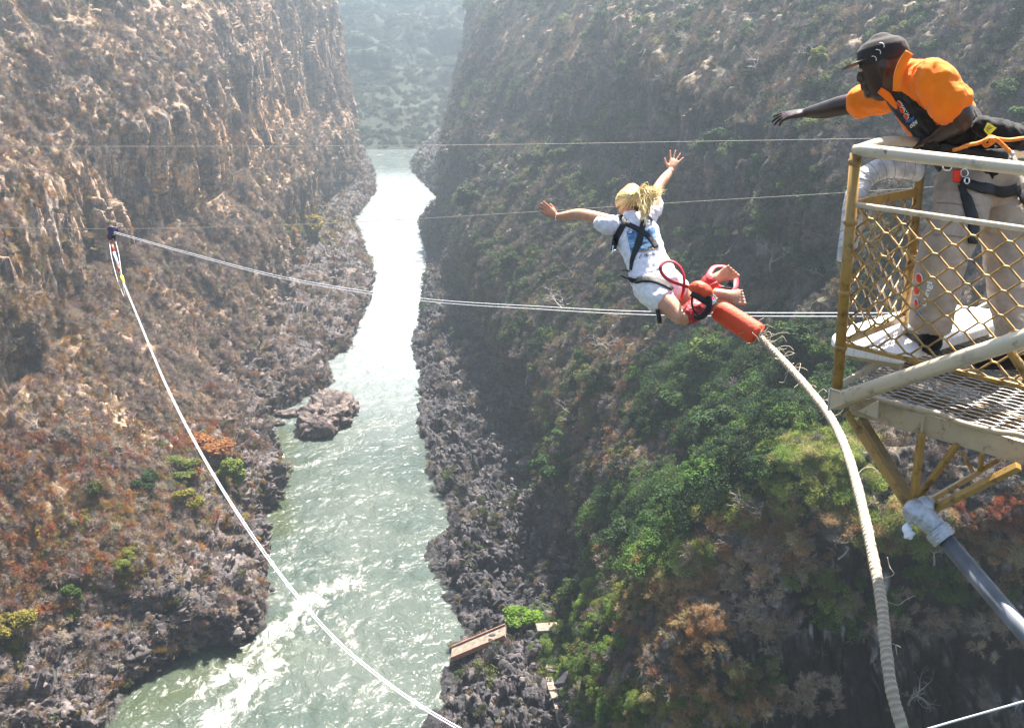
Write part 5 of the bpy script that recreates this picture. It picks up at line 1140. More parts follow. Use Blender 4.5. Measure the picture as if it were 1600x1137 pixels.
# face: brow, nose, lips, chin, ears
loft(m, [(HD + fdir * .085 - hu * .005, hs * .012, .010), (HD + fdir * .108 - hu * .028, hs * .014, .012), (HD + fdir * .112 - hu * .042, hs * .015, .010), (HD + fdir * .095 - hu * .05, hs * .013, .009)], 10)
loft(m, [(HD + fdir * .09 - hu * .072 - hs * .02, hu * .008, .009), (HD + fdir * .098 - hu * .072, hu * .010, .011), (HD + fdir * .09 - hu * .072 + hs * .02, hu * .008, .009)], 8)
loft(m, [(HD + fdir * .075 - hu * .105 - hs * .015, hu * .016, .014), (HD + fdir * .08 - hu * .106 + hs * .015, hu * .016, .014)], 8)
for sg in (-1, 1): loft(m, [(HD + hs * sg * .074 - fdir * .005 - hu * .045, fdir * .012, .008), (HD + hs * sg * .083 - fdir * .012 - hu * .015, fdir * .018, .009), (HD + hs * sg * .080 - fdir * .014 + hu * .012, fdir * .013, .008)], 8)
# arms
aL = [P(955, 349, 9.12), P(942, 343, 9.12), P(908, 335, 9.28), P(888, 337, 9.40), P(869, 339, 9.48)]
aR = [P(1012, 336, 9.15), P(1022, 318, 9.22), P(1026, 298, 9.40), P(1038, 280, 9.5), P(1048, 267, 9.58)]
limb(m, aL, [.058, .052, .044, .041, .028], 14, 5, bk); limb(m, aR, [.058, .054, .044, .042, .028], 14, 5, bk)
toc = (CAM - P(1000, 330, 9.4)).normalized()
fL = P(845, 321, 9.40) - P(869, 339, 9.48); hand(m, P(869, 339, 9.48), fL, P(860, 318, 9.2) - P(860, 330, 9.48), 1, .195, .16, -.10, thumb_out=.45)
fR = P(1057, 243, 9.62) - P(1048, 267, 9.58); hand(m, P(1048, 267, 9.58), fR, -toc, 1, .195, 1.15, .03, thumb_out=1.0)
# legs
kL, kR = P(1066, 497, 8.72), P(1080, 478, 9.05); nL, nR = P(1124, 461, 8.85), P(1115, 436, 9.02)
hL, hR = P(1008, 446, 8.93), P(1040, 438, 9.02)
limb(m, [hL, hL.lerp(kL, .5) + Vector((0, 0, .01)), hL.lerp(kL, .85), kL], [.098, .088, .066, .060], 16, 5, sd)
limb(m, [hR, hR.lerp(kR, .5), hR.lerp(kR, .85), kR], [.098, .086, .064, .060], 16, 5, sd)
limb(m, [kL, kL.lerp(nL, .3) + ZV * .012, kL.lerp(nL, .75), nL], [.060, .058, .042, .036], 14, 5, sd)
limb(m, [kR, kR.lerp(nR, .3) + ZV * .012, kR.lerp(nR, .75), nR], [.060, .058, .042, .036], 14, 5, sd)
def foot(m, ank, toe, sole, F=1.3):
    """heel, arch, ball and five toes; sole = direction the sole faces"""
    d = (toe - ank); L = d.length; d.normalize(); s_ = Vector(sole); s_ = (s_ - d * s_.dot(d)).normalized(); x = d.cross(s_)
    loft(m, [(ank - d * .035 + s_ * .025, x * .042, .042), (ank + d * .02 + s_ * .018, x * .044, .048), (ank + d * L * .45 + s_ * .014, x * .046, .034), (ank + d * L * .72 + s_ * .020, x * .060, .030), (ank + d * L * .82 + s_ * .022, x * .058, .022)], 14)
    for k in range(5):
        b = ank + d * L * (.80 - .02 * k) + x * (.048 - .025 * k) + s_ * .020; r = .0155 - .0014 * k
        limb(m, [b, b + d * (.035 - .003 * k) + s_ * -.002, b + d * (.062 - .006 * k) + s_ * .006], [r, r * .9, r * 1.0], 8, 3, x)
foot(m, nL, P(1161, 466, 8.80), P(1140, 452, 8.7) - P(1140, 466, 8.9)); foot(m, nR, P(1144, 423, 8.98), P(1140, 440, 8.75) - P(1132, 430, 9.0))
body = fuse(m, 'body', M_SKW, .0055, 3); obj_of('body', body, wm_)
def fold_fn(sc, amp, dirv=None, st=(1, 1, 1)):
    return lambda v: (amp * fbm(v * np.array(st) / sc + 3.1, 3, ridged=True) + amp * .5 * perlin(v / sc * 2.2)).astype(np.float32)
m = MB()
sh = [(SHc + up_t * .04, sd * .080, .068), (SHc + up_t * .0, sd * .152, .088), (SHc - up_t * .09, sd * .176, .115), (SHc.lerp(HPc, .42), sd * .164, .118), (SHc.lerp(HPc, .66), sd * .158, .112), (SHc.lerp(HPc, .86), sd * .176, .122), (HPc + up_t * .04, sd * .180, .126)]
body_loft(m, sh)
limb(m, [P(968, 352, 9.14), P(952, 352, 9.12), P(944, 350, 9.12), P(937, 347, 9.14)], [.07, .076, .068, .062], 16, 4, bk)
limb(m, [P(1008, 345, 9.14), P(1018, 330, 9.2), P(1024, 318, 9.28)], [.070, .072, .066], 16, 4, bk)
me_s = fuse(m, 'tshirt', M_SHIRT, .007, 3, fold_fn(.10, .012, st=(1.3, 1, .5))); obj_of('tshirt', me_s, wm_, True); BS = bvh_mesh(me_s)
m = MB()
body_loft(m, [(HPc + up_t * .075, sd * .160, .112), (HPc + up_t * .02, sd * .180, .128), (HPc - up_t * .05, sd * .182, .125), (HPc - up_t * .09, sd * .150, .10)])
for h_, k_ in ((hL, kL), (hR, kR)): limb(m, [h_, h_.lerp(k_, .22), h_.lerp(k_, .46)], [.112, .116, .112], 18, 4, sd)
me_h = fuse(m, 'shorts', M_SHORT, .007, 3, fold_fn(.10, .007)); obj_of('shorts', me_h, wm_); BH = bvh_mesh(me_h)
allw = [me_s, me_h, body]; V_, F_ = [], []
for q in allw: o_ = len(V_); V_ += [v.co[:] for v in q.vertices]; F_ += [tuple(i + o_ for i in p.vertices) for p in q.polygons]
BW = BVHTree.FromPolygons(V_, F_)
# hair: cap of hair, tied, with a windblown tail
m = MB(); loft(m, [(HD + hu * z - fdir * .018, fdir * a, b) for z, a, b in ((-.06, .070, .062), (-.03, .098, .082), (.02, .112, .090), (.06, .110, .088), (.095, .090, .072), (.122, .055, .042))], 24)
M_HAIR2 = simple('hair_roots', (.42, .27, .10), .5, scale=20, var=.4, stretch=(1, 1, 4)); hm_ = fuse(m, 'hair', M_HAIR2, .006, 3, lambda v: (.007 * fbm(v / np.array([.016, .05, .03]), 3, ridged=True)).astype(np.float32)); ho2 = obj_of('hair', hm_, wm_)
# shift the cap of hair so that the face stays clear
for v in hm_.vertices:
    q = v.co - HD; f_ = q.dot(fdir)
    if f_ > .045 and q.dot(hu) < .075: v.co -= fdir * (f_ - .045)
m = MB(); r_ = random.Random(2); TI = P(990, 307, 9.12)
for i in range(800):
    st = HD + hu * r_.uniform(-.02, .12) + hs * r_.uniform(-.075, .075) + fdir * r_.uniform(-.02, .06); st = HD + (st - HD).normalized() * .118; m.tube(catmull([st, (st + TI) / 2 + (((st + TI) / 2) - HD).normalized() * .022, TI + Vector((r_.gauss(0, .01), r_.gauss(0, .01), r_.gauss(0, .01)))], 4), [.0022] * 8 + [.002], n=4, cap=False)
ends = [(1010, 340), (1006, 346), (1014, 332), (1026, 312), (1034, 300), (1040, 296), (1030, 306), (1000, 350), (1018, 322), (1022, 290), (996, 344)]
for i in range(620):
    e = ends[min(len(ends) - 1, int(abs(r_.gauss(0, 3.4))))]; E = P(e[0] + r_.gauss(0, 4), e[1] + r_.gauss(0, 4), 9.0 + r_.gauss(0, .06)); M1 = P(1008 + r_.gauss(0, 4), 302 + r_.gauss(0, 5), 9.05); s0_ = TI + Vector((r_.gauss(0, .012), r_.gauss(0, .012), r_.gauss(0, .012)))
    E = M1 + (E - M1) * r_.uniform(.55, 1.0); m.tube(catmull([s0_, M1, M1.lerp(E, .6) + Vector((r_.gauss(0, .014), 0, r_.gauss(0, .014))), E], 4), [.0019] * 9 + [.0016, .0013, .001, .0006], n=4, cap=False)
m.build('ponytail', M_HAIR, ho2)
m = MB(); loft(m, [(HD - hu * .075 - fdir * .055, fdir * .045, .05), (HD - hu * .045 - fdir * .062, fdir * .05, .062), (HD - hu * .01 - fdir * .06, fdir * .05, .064)], 16); m.build('dark_underhair', simple('dark_hair', (.030, .018, .010), .6, var=.3, scale=60), ho2)
# print on the back of the shirt
def print_mat():
    m, n, b = new_mat('blue_photo_print'); t = noise_node(n, 1, 6, .6, coord='UV', stretch=(2.4, 4, 1), dist=1.2); r = ramp(n, t.outputs[0], [(.32, (.012, .035, .10)), (.46, (.05, .14, .28)), (.56, (.30, .48, .62)), (.68, (.80, .86, .88))]); n.links.new(r.outputs[0], b.inputs['Base Color']); b.inputs['Roughness'].default_value = .6; return m
patch(BS, [(979, 362), (1023, 355), (1027, 388), (986, 396)], 'shirt_print', print_mat(), wm_, 9.0)
patch(BS, [(1001, 392.5), (1026, 386), (1027, 388.6), (1001, 395)], 'print_edge', simple('brown_print', (.42, .25, .10), .7), wm_, 9.0, 8, 1, .005)
lettering(BS, 'w di', (980.5, 361), (12, -1.5), (.6, -4.2), 'shirt_lettering', M_BLK, wm_, 9.0, shear=.3, bold=0)
lettering(BS, 'G!', (1007.5, 357), (6.5, -2), (.6, -4.6), 'shirt_lettering', M_BLK, wm_, 9.0, shear=.3, bold=0)
lettering(BS, 'E  Manuel', (998, 404), (27.5, -5.5), (.7, -5.2), 'shirt_lettering', M_BLK, wm_, 9.0, shear=.35, bold=0)
# harness on her back
hn_ = wm_
strap(BS, [(969, 336), (976, 347), (990, 355), (1003, 362), (1014, 371), (1026, 387)], 4.1, 'shoulder_strap', M_BLK, hn_, 9.05)
strap(BS, [(978, 345), (970, 358), (963, 372), (960, 384), (958, 392)], [4.4, 5.2, 4.8, 3.2], 'shoulder_strap', M_BLK, hn_, 9.05)
strap(BS, [(1004, 344), (1004, 352), (1002, 364), (997, 382), (989, 402), (986, 422)], [3.6, 4.2, 4.8, 5.4, 3.6, 1.8], 'shoulder_strap', M_BLK, hn_, 9.0)
strap(BW, [(984, 434), (993, 439), (1008, 437), (1024, 439), (1040, 446), (1050, 452)], [1.5, 4.2, 4.4, 4.2, 3.4, 3], 'waist_belt', M_BLK, hn_, 8.9, .008, .010)
strap(BW, [(1003, 333), (1012, 338), (1019, 346)], 1.6, 'collar_strap', M_BLK, hn_, 9.05)
m = MB(); m.tube(catmull([P(988, 438, 8.95), P(978, 434, 8.95), P(971, 431, 8.97)], 4), .016, n=8, flat=.4); m.tube(catmull([P(984, 424, 8.95), P(976, 422, 8.96), P(972, 423, 8.97)], 4), .012, n=8, flat=.4); m.tube([P(1027, 484, 8.8), P(1030, 497, 8.8), P(1031, 505, 8.8)], [.03, .038, .03], n=10, flat=.5); m.build('loose_strap', M_BLK, hn_)
m = MB(); m.tube(catmull([P(958, 384, 8.97), P(957, 392, 8.97), P(955.5, 396, 8.97), P(961, 390, 8.97)], 4), .004, n=6); m.build('strap_buckle', M_STEEL, hn_)
def band(c, d, r, wd, name, mat, sq=1): m = MB(); d = d.normalized(); m.tube([c - d * wd, c - d * wd * .6, c + d * wd * .6, c + d * wd], [r, r * 1.08, r * 1.08, r], n=18); return m.build(name, mat, wm_)
band(aL[4] + (aL[3] - aL[4]) * .1, aL[4] - aL[3], .029, .007, 'watch_band', M_STEEL); band(aR[4] + (aR[3] - aR[4]) * .15, aR[4] - aR[3], .029, .005, 'wrist_band', M_BLK)
# ankle harness: red wraps, orange pad, black webbing, connector
kd = (nL - kL); m = MB(); limb(m, [kL + kd * .10, kL + kd * .35, kL + kd * .62, kL + kd * .72], [.072, .084, .078, .062], 20, 5, sd); me_ = fuse(m, 'calf_wrap', M_DRED, .007, 2, fold_fn(.05, .006)); obj_of('calf_wrap', me_, wm_)
kd2 = (nR - kR); m = MB(); limb(m, [kR + kd2 * .62, kR + kd2 * .8, kR + kd2 * .97], [.060, .072, .066], 20, 5, sd); limb(m, [P(1096, 452, 9.0), P(1103, 445, 9.05), P(1112, 438, 9.1)], [.03, .05, .055], 12, 4, sd); me_ = fuse(m, 'ankle_wrap', M_DRED, .007, 2, fold_fn(.05, .006)); obj_of('ankle_wrap', me_, wm_)
def ribbon(pts, wd, name, mat, th=.35, parent=wm_, n=10): m = MB(); c = catmull(pts, 7); m.tube(c, wd, n=n, flat=th, up=toc); return m.build(name, mat, parent)
ribbon([P(1078, 449, 8.72), P(1062, 444, 8.7), P(1046, 438, 8.68), P(1035, 428, 8.68), P(1032, 417, 8.68), P(1040, 409, 8.7), P(1053, 410, 8.7), P(1064, 420, 8.7), P(1069, 436, 8.7), P(1068, 452, 8.72), P(1064, 468, 8.78)], .013, 'red_loop', M_RED, .3)
ribbon([P(1108, 449, 8.98), P(1107, 433, 9.08), P(1113, 420, 9.16), P(1122, 416, 9.2), P(1136, 418, 9.2), P(1148, 430, 9.14), P(1150, 444, 9.06), P(1143, 452, 8.98), P(1130, 449, 8.94), P(1118, 444, 8.9)], .024, 'ankle_strap', M_RED, .3)
ribbon([P(1108, 452, 8.9), P(1116, 447, 8.88), P(1122, 444, 8.88)], .028, 'ankle_strap', M_RED, .5)
m = MB(); limb(m, [P(1080, 449, 8.66), P(1090, 450, 8.62), P(1102, 457, 8.62), P(1107, 463, 8.64)], [.028, .058, .058, .036], 18, 5, sd); me_ = fuse(m, 'orange_pad', M_FOAM, .006, 2, fold_fn(.06, .003)); obj_of('orange_pad', me_, wm_)
ribbon([P(1080, 459, 8.60), P(1090, 464, 8.58), P(1100, 470, 8.58), P(1110, 472, 8.62)], .022, 'black_cuff', M_BLK, .6); ribbon([P(1107, 462, 8.58), P(1108, 478, 8.6), P(1102, 490, 8.64), P(1092, 496, 8.66), P(1084, 494, 8.7)], .024, 'black_cuff', M_BLK, .6)
ribbon([P(1082, 462, 8.6), P(1081, 474, 8.6), P(1085, 486, 8.6), P(1092, 494, 8.62)], .009, 'black_cuff', M_BLK, .6)
ribbon([P(1138, 441, 8.95), P(1143, 445, 8.95), P(1140, 450, 8.93), P(1128, 448, 8.92), P(1124, 452, 8.92)], .018, 'black_cuff', M_BLK, .5)
m = MB(); ring = lambda c, r, ax_, n_=14: [c + (ax_.orthogonal().normalized() * math.cos(t) + ax_.cross(ax_.orthogonal().normalized()) * math.sin(t)) * r for t in np.linspace(0, 2 * math.pi, n_)]
m.tube(ring(P(1112, 468, 8.62), .034, Vector((.3, -1, .2)).normalized()), .008, n=8); m.tube(ring(P(1106, 474, 8.6), .024, Vector((-.5, -1, .1)).normalized()), .007, n=8)
for a_, b_ in (((1104, 464), (1119, 473)), ((1108, 475), (1121, 466)), ((1110, 462), (1114, 476))): m.tube([P(*a_, 8.6), P(*b_, 8.64)], .008, n=6)
m.build('connector_rings', M_STEEL, wm_)

# ------- the crew man leaning out over the rail
mn = empty('person', onz(1500, 540, ZD), 'man in orange and black shirt and cap leaning over the rail, arm outstretched', 'person')
HIP = P(1535, 268, 5.47); NK = P(1412, 112, 5.22)
sp_d = (NK - HIP).normalized()
SHL_, SHR_ = P(1458, 124, 5.02), P(1398, 140, 5.42)                # near (his left) and far shoulder
sdm = (SHL_ - SHR_).normalized(); frt = sp_d.cross(sdm); frt = frt if frt.dot(Vector((-1, 0, -.6))) > 0 else -frt; frt.normalize()
CH = (SHL_ + SHR_) / 2
m = MB()
body_loft(m, [(NK.lerp(CH, .2), sdm * .07, .065), (CH + sp_d * .01, sdm * .17, .085), (CH.lerp(HIP, .25), sdm * .175, .115), (CH.lerp(HIP, .55), sdm * .155, .11), (CH.lerp(HIP, .8), sdm * .155, .11), (HIP, sdm * .165, .12)])
MH = P(1380, 101, 5.17); mf = (P(1344, 110, 5.22) - MH).normalized(); ms = sdm - mf * sdm.dot(mf); ms.normalize(); mu = mf.cross(ms); mu = mu if mu.z > 0 else -mu
limb(m, [CH.lerp(NK, .5), NK + Vector((.0, 0, .0)), MH - mu * .05 - mf * .03], [.075, .066, .066], 16, 4, sdm)
loft(m, [(MH + mu * z + mf * o, mf * a, b) for z, a, b, o in ((-.125, .045, .045, .045), (-.10, .07, .058, .025), (-.06, .088, .068, .012), (-.015, .098, .074, 0), (.03, .104, .077, -.003), (.07, .096, .072, -.004), (.10, .072, .055, -.004), (.118, .04, .03, 0))], 22)
loft(m, [(MH + mf * .088 - mu * .0, ms * .012, .011), (MH + mf * .112 - mu * .026, ms * .018, .014), (MH + mf * .116 - mu * .040, ms * .021, .012), (MH + mf * .098 - mu * .05, ms * .018, .010)], 10)
for dz, rr_ in ((-.066, .0105), (-.082, .0115)): loft(m, [(MH + mf * .086 + mu * dz - ms * .026, mu * rr_ * .7, .009), (MH + mf * .105 + mu * dz, mu * rr_, .013), (MH + mf * .086 + mu * dz + ms * .026, mu * rr_ * .7, .009)], 8)
loft(m, [(MH + mf * .078 - mu * .112 - ms * .018, mu * .02, .018), (MH + mf * .088 - mu * .113, mu * .021, .02), (MH + mf * .078 - mu * .112 + ms * .018, mu * .02, .018)], 8)
loft(m, [(MH + mf * .086 + mu * .012 - ms * .05, mu * .010, .01), (MH + mf * .098 + mu * .014, mu * .010, .01), (MH + mf * .086 + mu * .012 + ms * .05, mu * .010, .01)], 8)
for sg in (-1, 1): loft(m, [(MH + ms * sg * .070 - mf * .005 - mu * .05, mf * .014, .009), (MH + ms * sg * .079 - mf * .012 - mu * .015, mf * .022, .010), (MH + ms * sg * .076 - mf * .014 + mu * .02, mf * .016, .009)], 10)
W_R = P(1262, 176, 5.80)
limb(m, [SHR_, P(1378, 146, 5.46), P(1340, 160, 5.56), P(1312, 166, 5.62), P(1288, 172, 5.70), W_R], [.068, .064, .052, .048, .043, .028], 16, 5, sdm)
hand(m, W_R, P(1222, 181, 5.84) - W_R, Vector((-.1, -.25, 1)), 1, .195, .32, .2, [.14, .26, .34, .42], .35)
W_L = P(1463, 214, 5.2); EL = P(1503, 186, 5.0)
limb(m, [SHL_, SHL_.lerp(EL, .5) + Vector((.01, 0, .01)), EL, EL.lerp(W_L, .45), W_L], [.070, .062, .048, .045, .029], 16, 5, sdm)
hand(m, W_L, P(1437, 222, 5.33) - W_L, Vector((.0, -.5, 1)), -1, .19, .2, .55, [.5, .55, .55, .6], .5)
fF, fB = onz(1452, 516, ZD + .20), onz(1592, 545, ZD + .12)
hF, hB = P(1507, 285, 5.40), P(1560, 282, 5.52); kF, kB = P(1473, 398, 5.28), P(1576, 405, 5.42)
limb(m, [hF, hF.lerp(kF, .5), kF, kF.lerp(fF, .4), fF], [.10, .085, .06, .058, .045], 16, 4, sdm); limb(m, [hB, hB.lerp(kB, .5), kB, kB.lerp(fB, .4), fB], [.10, .085, .06, .058, .045], 16, 4, sdm)
bm_ = fuse(m, 'body', M_SKB, .006, 3); obj_of('body', bm_, mn); BMb = bvh_mesh(bm_)
# shirt with sleeves; the black panels are sewn into the orange cloth
m = MB()
body_loft(m, [(NK.lerp(CH, .25), sdm * .085, .085), (CH + sp_d * .012, sdm * .175, .105), (CH.lerp(HIP, .25), sdm * .195, .135), (CH.lerp(HIP, .55), sdm * .178, .138), (CH.lerp(HIP, .8), sdm * .178, .14), (CH.lerp(HIP, .95), sdm * .18, .138)])
limb(m, [CH.lerp(SHR_, .8), P(1380, 147, 5.45), P(1358, 155, 5.52), P(1338, 161, 5.56)], [.085, .088, .078, .072], 18, 4, sdm)
limb(m, [CH.lerp(SHL_, .7), SHL_, SHL_.lerp(EL, .4), SHL_.lerp(EL, .72)], [.085, .086, .088, .092], 18, 4, sdm)
ms_ = fuse(m, 'shirt', M_ORG, .007, 3, fold_fn(.085, .010, st=(1.2, 1.2, .55))); ms_.materials.append(M_BLC)
def inpoly(x, y, pl):
    c = False; j = len(pl) - 1
    for i in range(len(pl)):
        if (pl[i][1] > y) != (pl[j][1] > y) and x < (pl[j][0] - pl[i][0]) * (y - pl[i][1]) / (pl[j][1] - pl[i][1]) + pl[i][0]: c = not c
        j = i
    return c
panel = [(1375, 145), (1392, 150), (1402, 138), (1413, 146), (1440, 165), (1452, 178), (1468, 202), (1500, 150), (1560, 190), (1620, 215), (1620, 300), (1440, 300), (1425, 210), (1398, 180)]
V1 = [(1378, 150), (1402, 180), (1412, 174), (1396, 158)]
for p in ms_.polygons:
    c = p.center; x, y, _ = project(*c); t_ = (c - CH).dot(-sp_d)
    armd = min((c - (SHL_.lerp(EL, q))).length for q in (.15, .3, .45, .6, .75))
    if (inpoly(x, y, panel) and (armd > .125 or y > 205)) or (t_ > .25 and armd > .13): p.material_index = 1
obj_of('shirt', ms_, mn); BSM = bvh_mesh(ms_)
# collar: two turned-down wings
m = MB()
def wing(pts, th=.006): m.add([*pts], [tuple(range(len(pts)))], False)
cw = [cast(BSM, 1413, 78, 5.2, .02), cast(BSM, 1425, 86, 5.2, .02), cast(BSM, 1416, 104, 5.1, .03), cast(BSM, 1409, 142, 5.05, .03), cast(BSM, 1395, 143, 5.05, .03), cast(BSM, 1396, 112, 5.1, .03)]
strap(BVHTree.FromPolygons(V_, F_), [(1421, 82), (1411, 98), (1404, 118), (1402, 143)], [6.5, 7, 7, 7.2], 'collar', M_ORG, mn, 5.03, .006)
strap(BVHTree.FromPolygons(V_, F_), [(1374, 141), (1386, 150), (1396, 162), (1401, 170)], [5, 6, 4, 1.5], 'collar', M_ORG, mn, 5.13, .006)
# cap with a peak and three ring eyelets printed on the side
m = MB(); loft(m, [(MH + mu * z - mf * .006, mf * a, b) for z, a, b in ((.028, .114, .087), (.05, .115, .089), (.08, .108, .084), (.104, .085, .068), (.118, .05, .038))], 24); c_ = fuse(m, 'cap', M_CAP, .006, 2); cap = obj_of('cap', c_, mn); BC = bvh_mesh(c_)
m = MB(); vs = []
for i in range(9):
    a_ = -1.15 + 2.3 * i / 8; e = MH + mu * .045 + mf * .100 * math.cos(a_) + ms * .084 * math.sin(a_); e2 = MH + mu * (.035 - .012 * math.cos(a_)) + mf * (.105 + .075 * math.cos(a_ * .9)) + ms * .080 * math.sin(a_); vs += [e - mf * .004, e2]
m.add(vs, [(2 * i, 2 * i + 1, 2 * i + 3, 2 * i + 2) for i in range(8)]); pk = m.build('peak', simple('peak_cloth', (.10, .075, .07), .6), cap); md = pk.modifiers.new('s', 'SOLIDIFY'); md.thickness = .005
for x, y in ((1377, 72), (1371.5, 82), (1365, 92)): disc(BC, x, y, 5.2, 4.6, .4, 'cap_ring', M_PRW, cap, 5.05, .004, -2.5, .2, .78)
m = MB(); m.tube([MH + mf * .095 + mu * .002 + ms * .034, MH + mf * .093 + mu * .002 + ms * .040], .011, n=10); m.tube([MH + mf * .095 + mu * .002 - ms * .034, MH + mf * .093 + mu * .002 - ms * .040], .011, n=10); m.build('eye', simple('eye_white', (.5, .46, .42), .3), mn)
# chest print
for i, (x, y) in enumerate(((1406.8, 161), (1411.3, 170.5), (1417.6, 180.8))):
    disc(BSM, x, y, 3.5, 5.3, -.5, 'logo_ring', M_PRW, mn, 5.1, .006); disc(BSM, x, y, 2.8, 4.6, -.5, 'logo_dot', M_PRR, mn, 5.1, .009)
for i in range(7): disc(BSM, 1411 + i * 1.75, 161.5 + i * 2.7, .8, 1.3, .6, 'logo_line', M_PRW, mn, 5.1, .007)
lettering(BSM, 'Bungi', (1417.5, 191.5), (13.5, -6.5), (-2.2, -6.0), 'shirt_lettering', M_PRB, mn, 5.1, .007, .3)
lettering(BSM, 'CREW', (1424.5, 199.5), (11.5, -9), (-2.7, -4.6), 'shirt_lettering', M_PRW, mn, 5.1, .007, 0, .035)
# trousers
m = MB()
body_loft(m, [(CH.lerp(HIP, .84), sdm * .165, .125), (HIP, sdm * .19, .145), (HIP - ZV * .09, sdm * .19, .14)])
limb(m, [hF, hF.lerp(kF, .5) + Vector((.02, 0, 0)), kF, kF.lerp(fF, .5), fF + ZV * .02], [.125, .122, .108, .100, .088], 20, 5, sdm); limb(m, [hB, hB.lerp(kB, .5), kB, kB.lerp(fB, .5), fB + ZV * .02], [.125, .118, .105, .100, .092], 20, 5, sdm)
mt = fuse(m, 'trousers', M_KHA, .008, 3, fold_fn(.11, .011, st=(.6, .6, 1.5))); tr = obj_of('trousers', mt, mn); BT_ = bvh_mesh(mt)
patch(BT_, [(1463, 298), (1532, 304), (1530, 322), (1461, 317)], 'pocket_flap', M_KHA, tr, 5.3, off=.010)
patch(BT_, [(1463, 318), (1526, 323), (1520, 372), (1456, 366)], 'pocket', M_KHA, tr, 5.3, off=.007)
for x, y, rx, ry in ((1438, 435, 5.6, 8.8), (1434.5, 454, 5.4, 8.2), (1433.5, 473, 3.2, 6.6)):
    disc(BT_, x, y, rx, ry, -.12, 'trouser_ring', M_PRW, tr, 5.3, .008); disc(BT_, x, y, rx * .78, ry * .84, -.12, 'trouser_dot', M_PRR, tr, 5.3, .011)
lettering(BT_, 'bungi', (1447, 479), (10, -38), (-8, -2), 'trouser_lettering', M_PRW, tr, 5.3, .008); patch(BT_, [(1433, 488), (1440, 486), (1441, 491), (1434, 493)], 'trouser_mark', M_PRB, tr, 5.3, 3, 3, .008)
# shoes
def shoe(ank, toe, name):
    m = MB(); d = (toe - ank); L = d.length; d = (d - ZV * d.z).normalized(); b = Vector((ank.x, ank.y, ank.z - .11)); x = d.cross(ZV)
    loft(m, [(b - d * .07 + ZV * .045, x * .040, .042), (b + ZV * .05, x * .046, .05), (b + d * .08 + ZV * .04, x * .050, .038), (b + d * .15 + ZV * .03, x * .052, .030), (b + d * .19 + ZV * .026, x * .042, .024)], 18); limb(m, [b + ZV * .03 - d * .02, b + ZV * .13 - d * .02], [.055, .06], 14, 3, x)
    me = fuse(m, name, M_BLC, .006, 2); o = obj_of(name, me, mn); m = MB(); loft(m, [(b - d * .085 + ZV * .008, x * .036, .012), (b + d * .03 + ZV * .008, x * .05, .012), (b + d * .19 + ZV * .008, x * .044, .012)], 16); m.build('sole', M_CAP, o); return d, x, b
d1, x1, b1 = shoe(fF + ZV * .02, P(1388, 522, 5.8), 'shoe'); shoe(fB + ZV * .02, fB + Vector((-.3, 0, 0)), 'shoe')
m = MB(); loft(m, [(b1 + d1 * .155 + ZV * .034, x1 * .050, .034), (b1 + d1 * .20 + ZV * .028, x1 * .040, .028)], 14); m.build('toe_cap', simple('grey_rubber', (.42, .44, .48), .5), mn)
# belt pack, harness, buckle, label, rope with a knot
VA_, FA_ = [], []
for q in (ms_, mt): o_ = len(VA_); VA_ += [v.co[:] for v in q.vertices]; FA_ += [tuple(i + o_ for i in p.vertices) for p in q.polygons]
BA_ = BVHTree.FromPolygons(VA_, FA_)
strap(BA_, [(1502, 285), (1520, 292), (1545, 297), (1570, 298), (1590, 293)], [4, 7, 8, 8, 7], 'leg_strap', M_BLK, mn, 5.3, .008, .014)
strap(BA_, [(1502, 290), (1508, 310), (1514, 330), (1518, 352), (1516, 380)], [5, 7, 8, 8, 6], 'leg_strap', M_BLK, mn, 5.3, .008, .014)
strap(BA_, [(1582, 290), (1594, 308), (1606, 326)], 5, 'leg_strap', M_BLK, mn, 5.3, .008, .014)
strap(BA_, [(1470, 232), (1500, 240), (1530, 245), (1570, 245)], 12, 'waist_belt', M_BLK, mn, 5.3, .016, .012)
q0 = cast(BA_, 1497, 281, 5.25, .03); m = MB(); m.box(q0, Vector((.016, -.006, 0)), Vector((.004, .010, 0)), Vector((-.003, 0, .028))); m.build('red_buckle', simple('red_plastic', (.75, .03, .015), .35), mn, .005)
m = MB(); m.tube(ring(cast(BA_, 1506, 276, 5.2, .03), .018, Vector((0, -1, .3)).normalized()), .004, n=6); m.tube(ring(cast(BA_, 1508, 287, 5.2, .03), .014, Vector((.4, -1, .3)).normalized()), .004, n=6); m.tube(ring(P(1480, 259, 5.08), .022, Vector((.1, -1, .3)).normalized()), .004, n=6); m.build('carabiner', M_STEEL, mn)
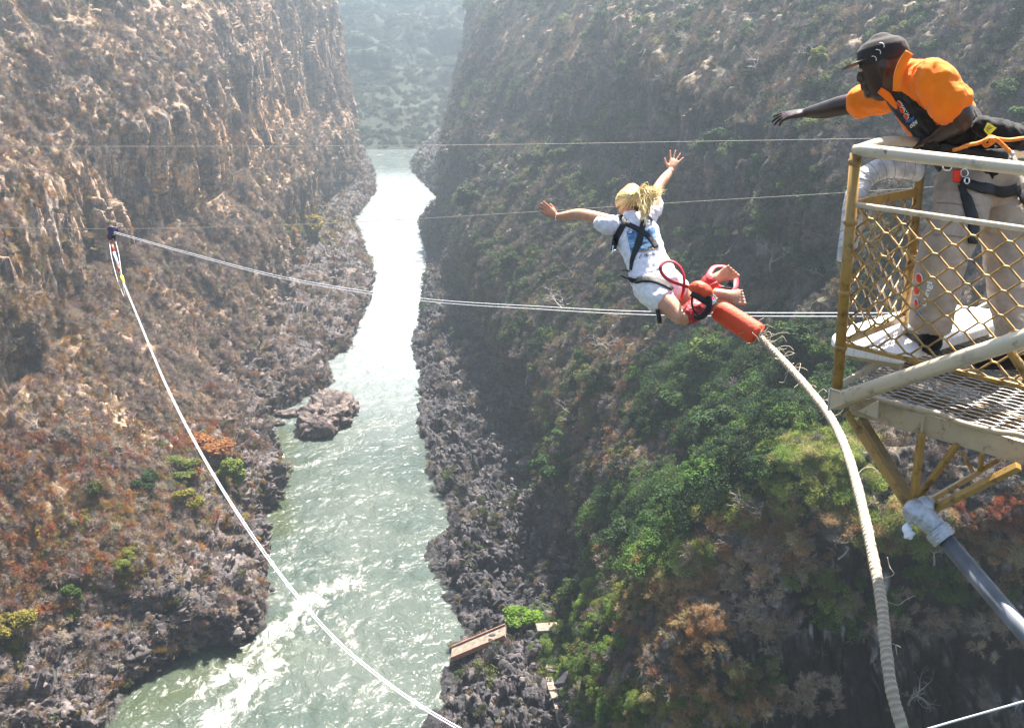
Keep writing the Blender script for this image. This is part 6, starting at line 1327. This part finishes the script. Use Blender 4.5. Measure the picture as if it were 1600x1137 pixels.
m = MB(); limb(m, [P(1528, 196, 5.12), P(1556, 204, 5.12), P(1584, 214, 5.15), P(1606, 220, 5.2)], [.04, .055, .055, .04], 14, 4, ZV); me_ = fuse(m, 'belt_pack', M_BLC, .008, 2, fold_fn(.06, .008)); bp_ = obj_of('belt_pack', me_, mn); BPk = bvh_mesh(me_)
patch(BPk, [(1543, 192), (1557, 200), (1545, 211), (1537, 203)], 'yellow_label', simple('yellow_label_cloth', (.75, .72, .06), .6), bp_, 5.05, 4, 4, .006)
lettering(BPk, '152', (1543, 206), (6.5, -6.5), (-3.4, -3.4), 'label_lettering', M_BLK, bp_, 5.04, .010)
M_OROPE = simple('orange_rope_sheath', (.85, .24, .02), .6, var=.3, scale=70, bump=.5, bscale=120)
rp = catmull([P(1489, 235, 5.0), P(1500, 232, 4.98), P(1512, 227, 4.96), P(1528, 224, 4.95), P(1540, 219, 4.94), P(1547, 214, 4.92), P(1555, 217, 4.9), P(1549, 224, 4.92), P(1540, 228, 4.94), P(1538, 221, 4.9), P(1550, 216, 4.9), P(1575, 219, 4.93), P(1602, 216, 4.98), P(1650, 214, 5.1)], 7)
m = MB(); m.tube(rp, .0085, n=8); o = m.build('tether_rope', M_OROPE, mn); m = MB(); m.tube(catmull([P(1545, 219, 4.9), P(1556, 218, 4.88), P(1568, 228, 4.9), P(1580, 239, 4.9)], 6), .0095, n=8); m.build('rope_tail', M_OROPE, o); m = MB(); m.tube([P(1579, 238, 4.9), P(1584, 242.5, 4.9)], .0105, n=8); m.build('rope_tip', M_SIL, o)
m = MB(); m.tube([P(1489, 235.5, 5.0), P(1512, 229, 4.96)], .012, n=8, flat=.5); m.build('rope_end', M_OROPE, o)
# ---------------------------------------------------------------- haze
hz = MB(); hz.box((-50, 880, 100), (640, 0, 0), (0, 945, 0), (0, 0, 107.5))
hm = bpy.data.materials.new('haze_air'); hm.use_nodes = True; hn = hm.node_tree; hn.nodes.clear()
ho = hn.nodes.new('ShaderNodeOutputMaterial'); hv = hn.nodes.new('ShaderNodeVolumePrincipled')
hv.inputs['Color'].default_value = (.74, .88, 1.0, 1); hv.inputs['Density'].default_value = HAZE; hv.inputs['Anisotropy'].default_value = .7
hn.links.new(hv.outputs[0], ho.inputs['Volume'])
ho_ = hz.build('haze', hm); tag(ho_, kind='stuff')
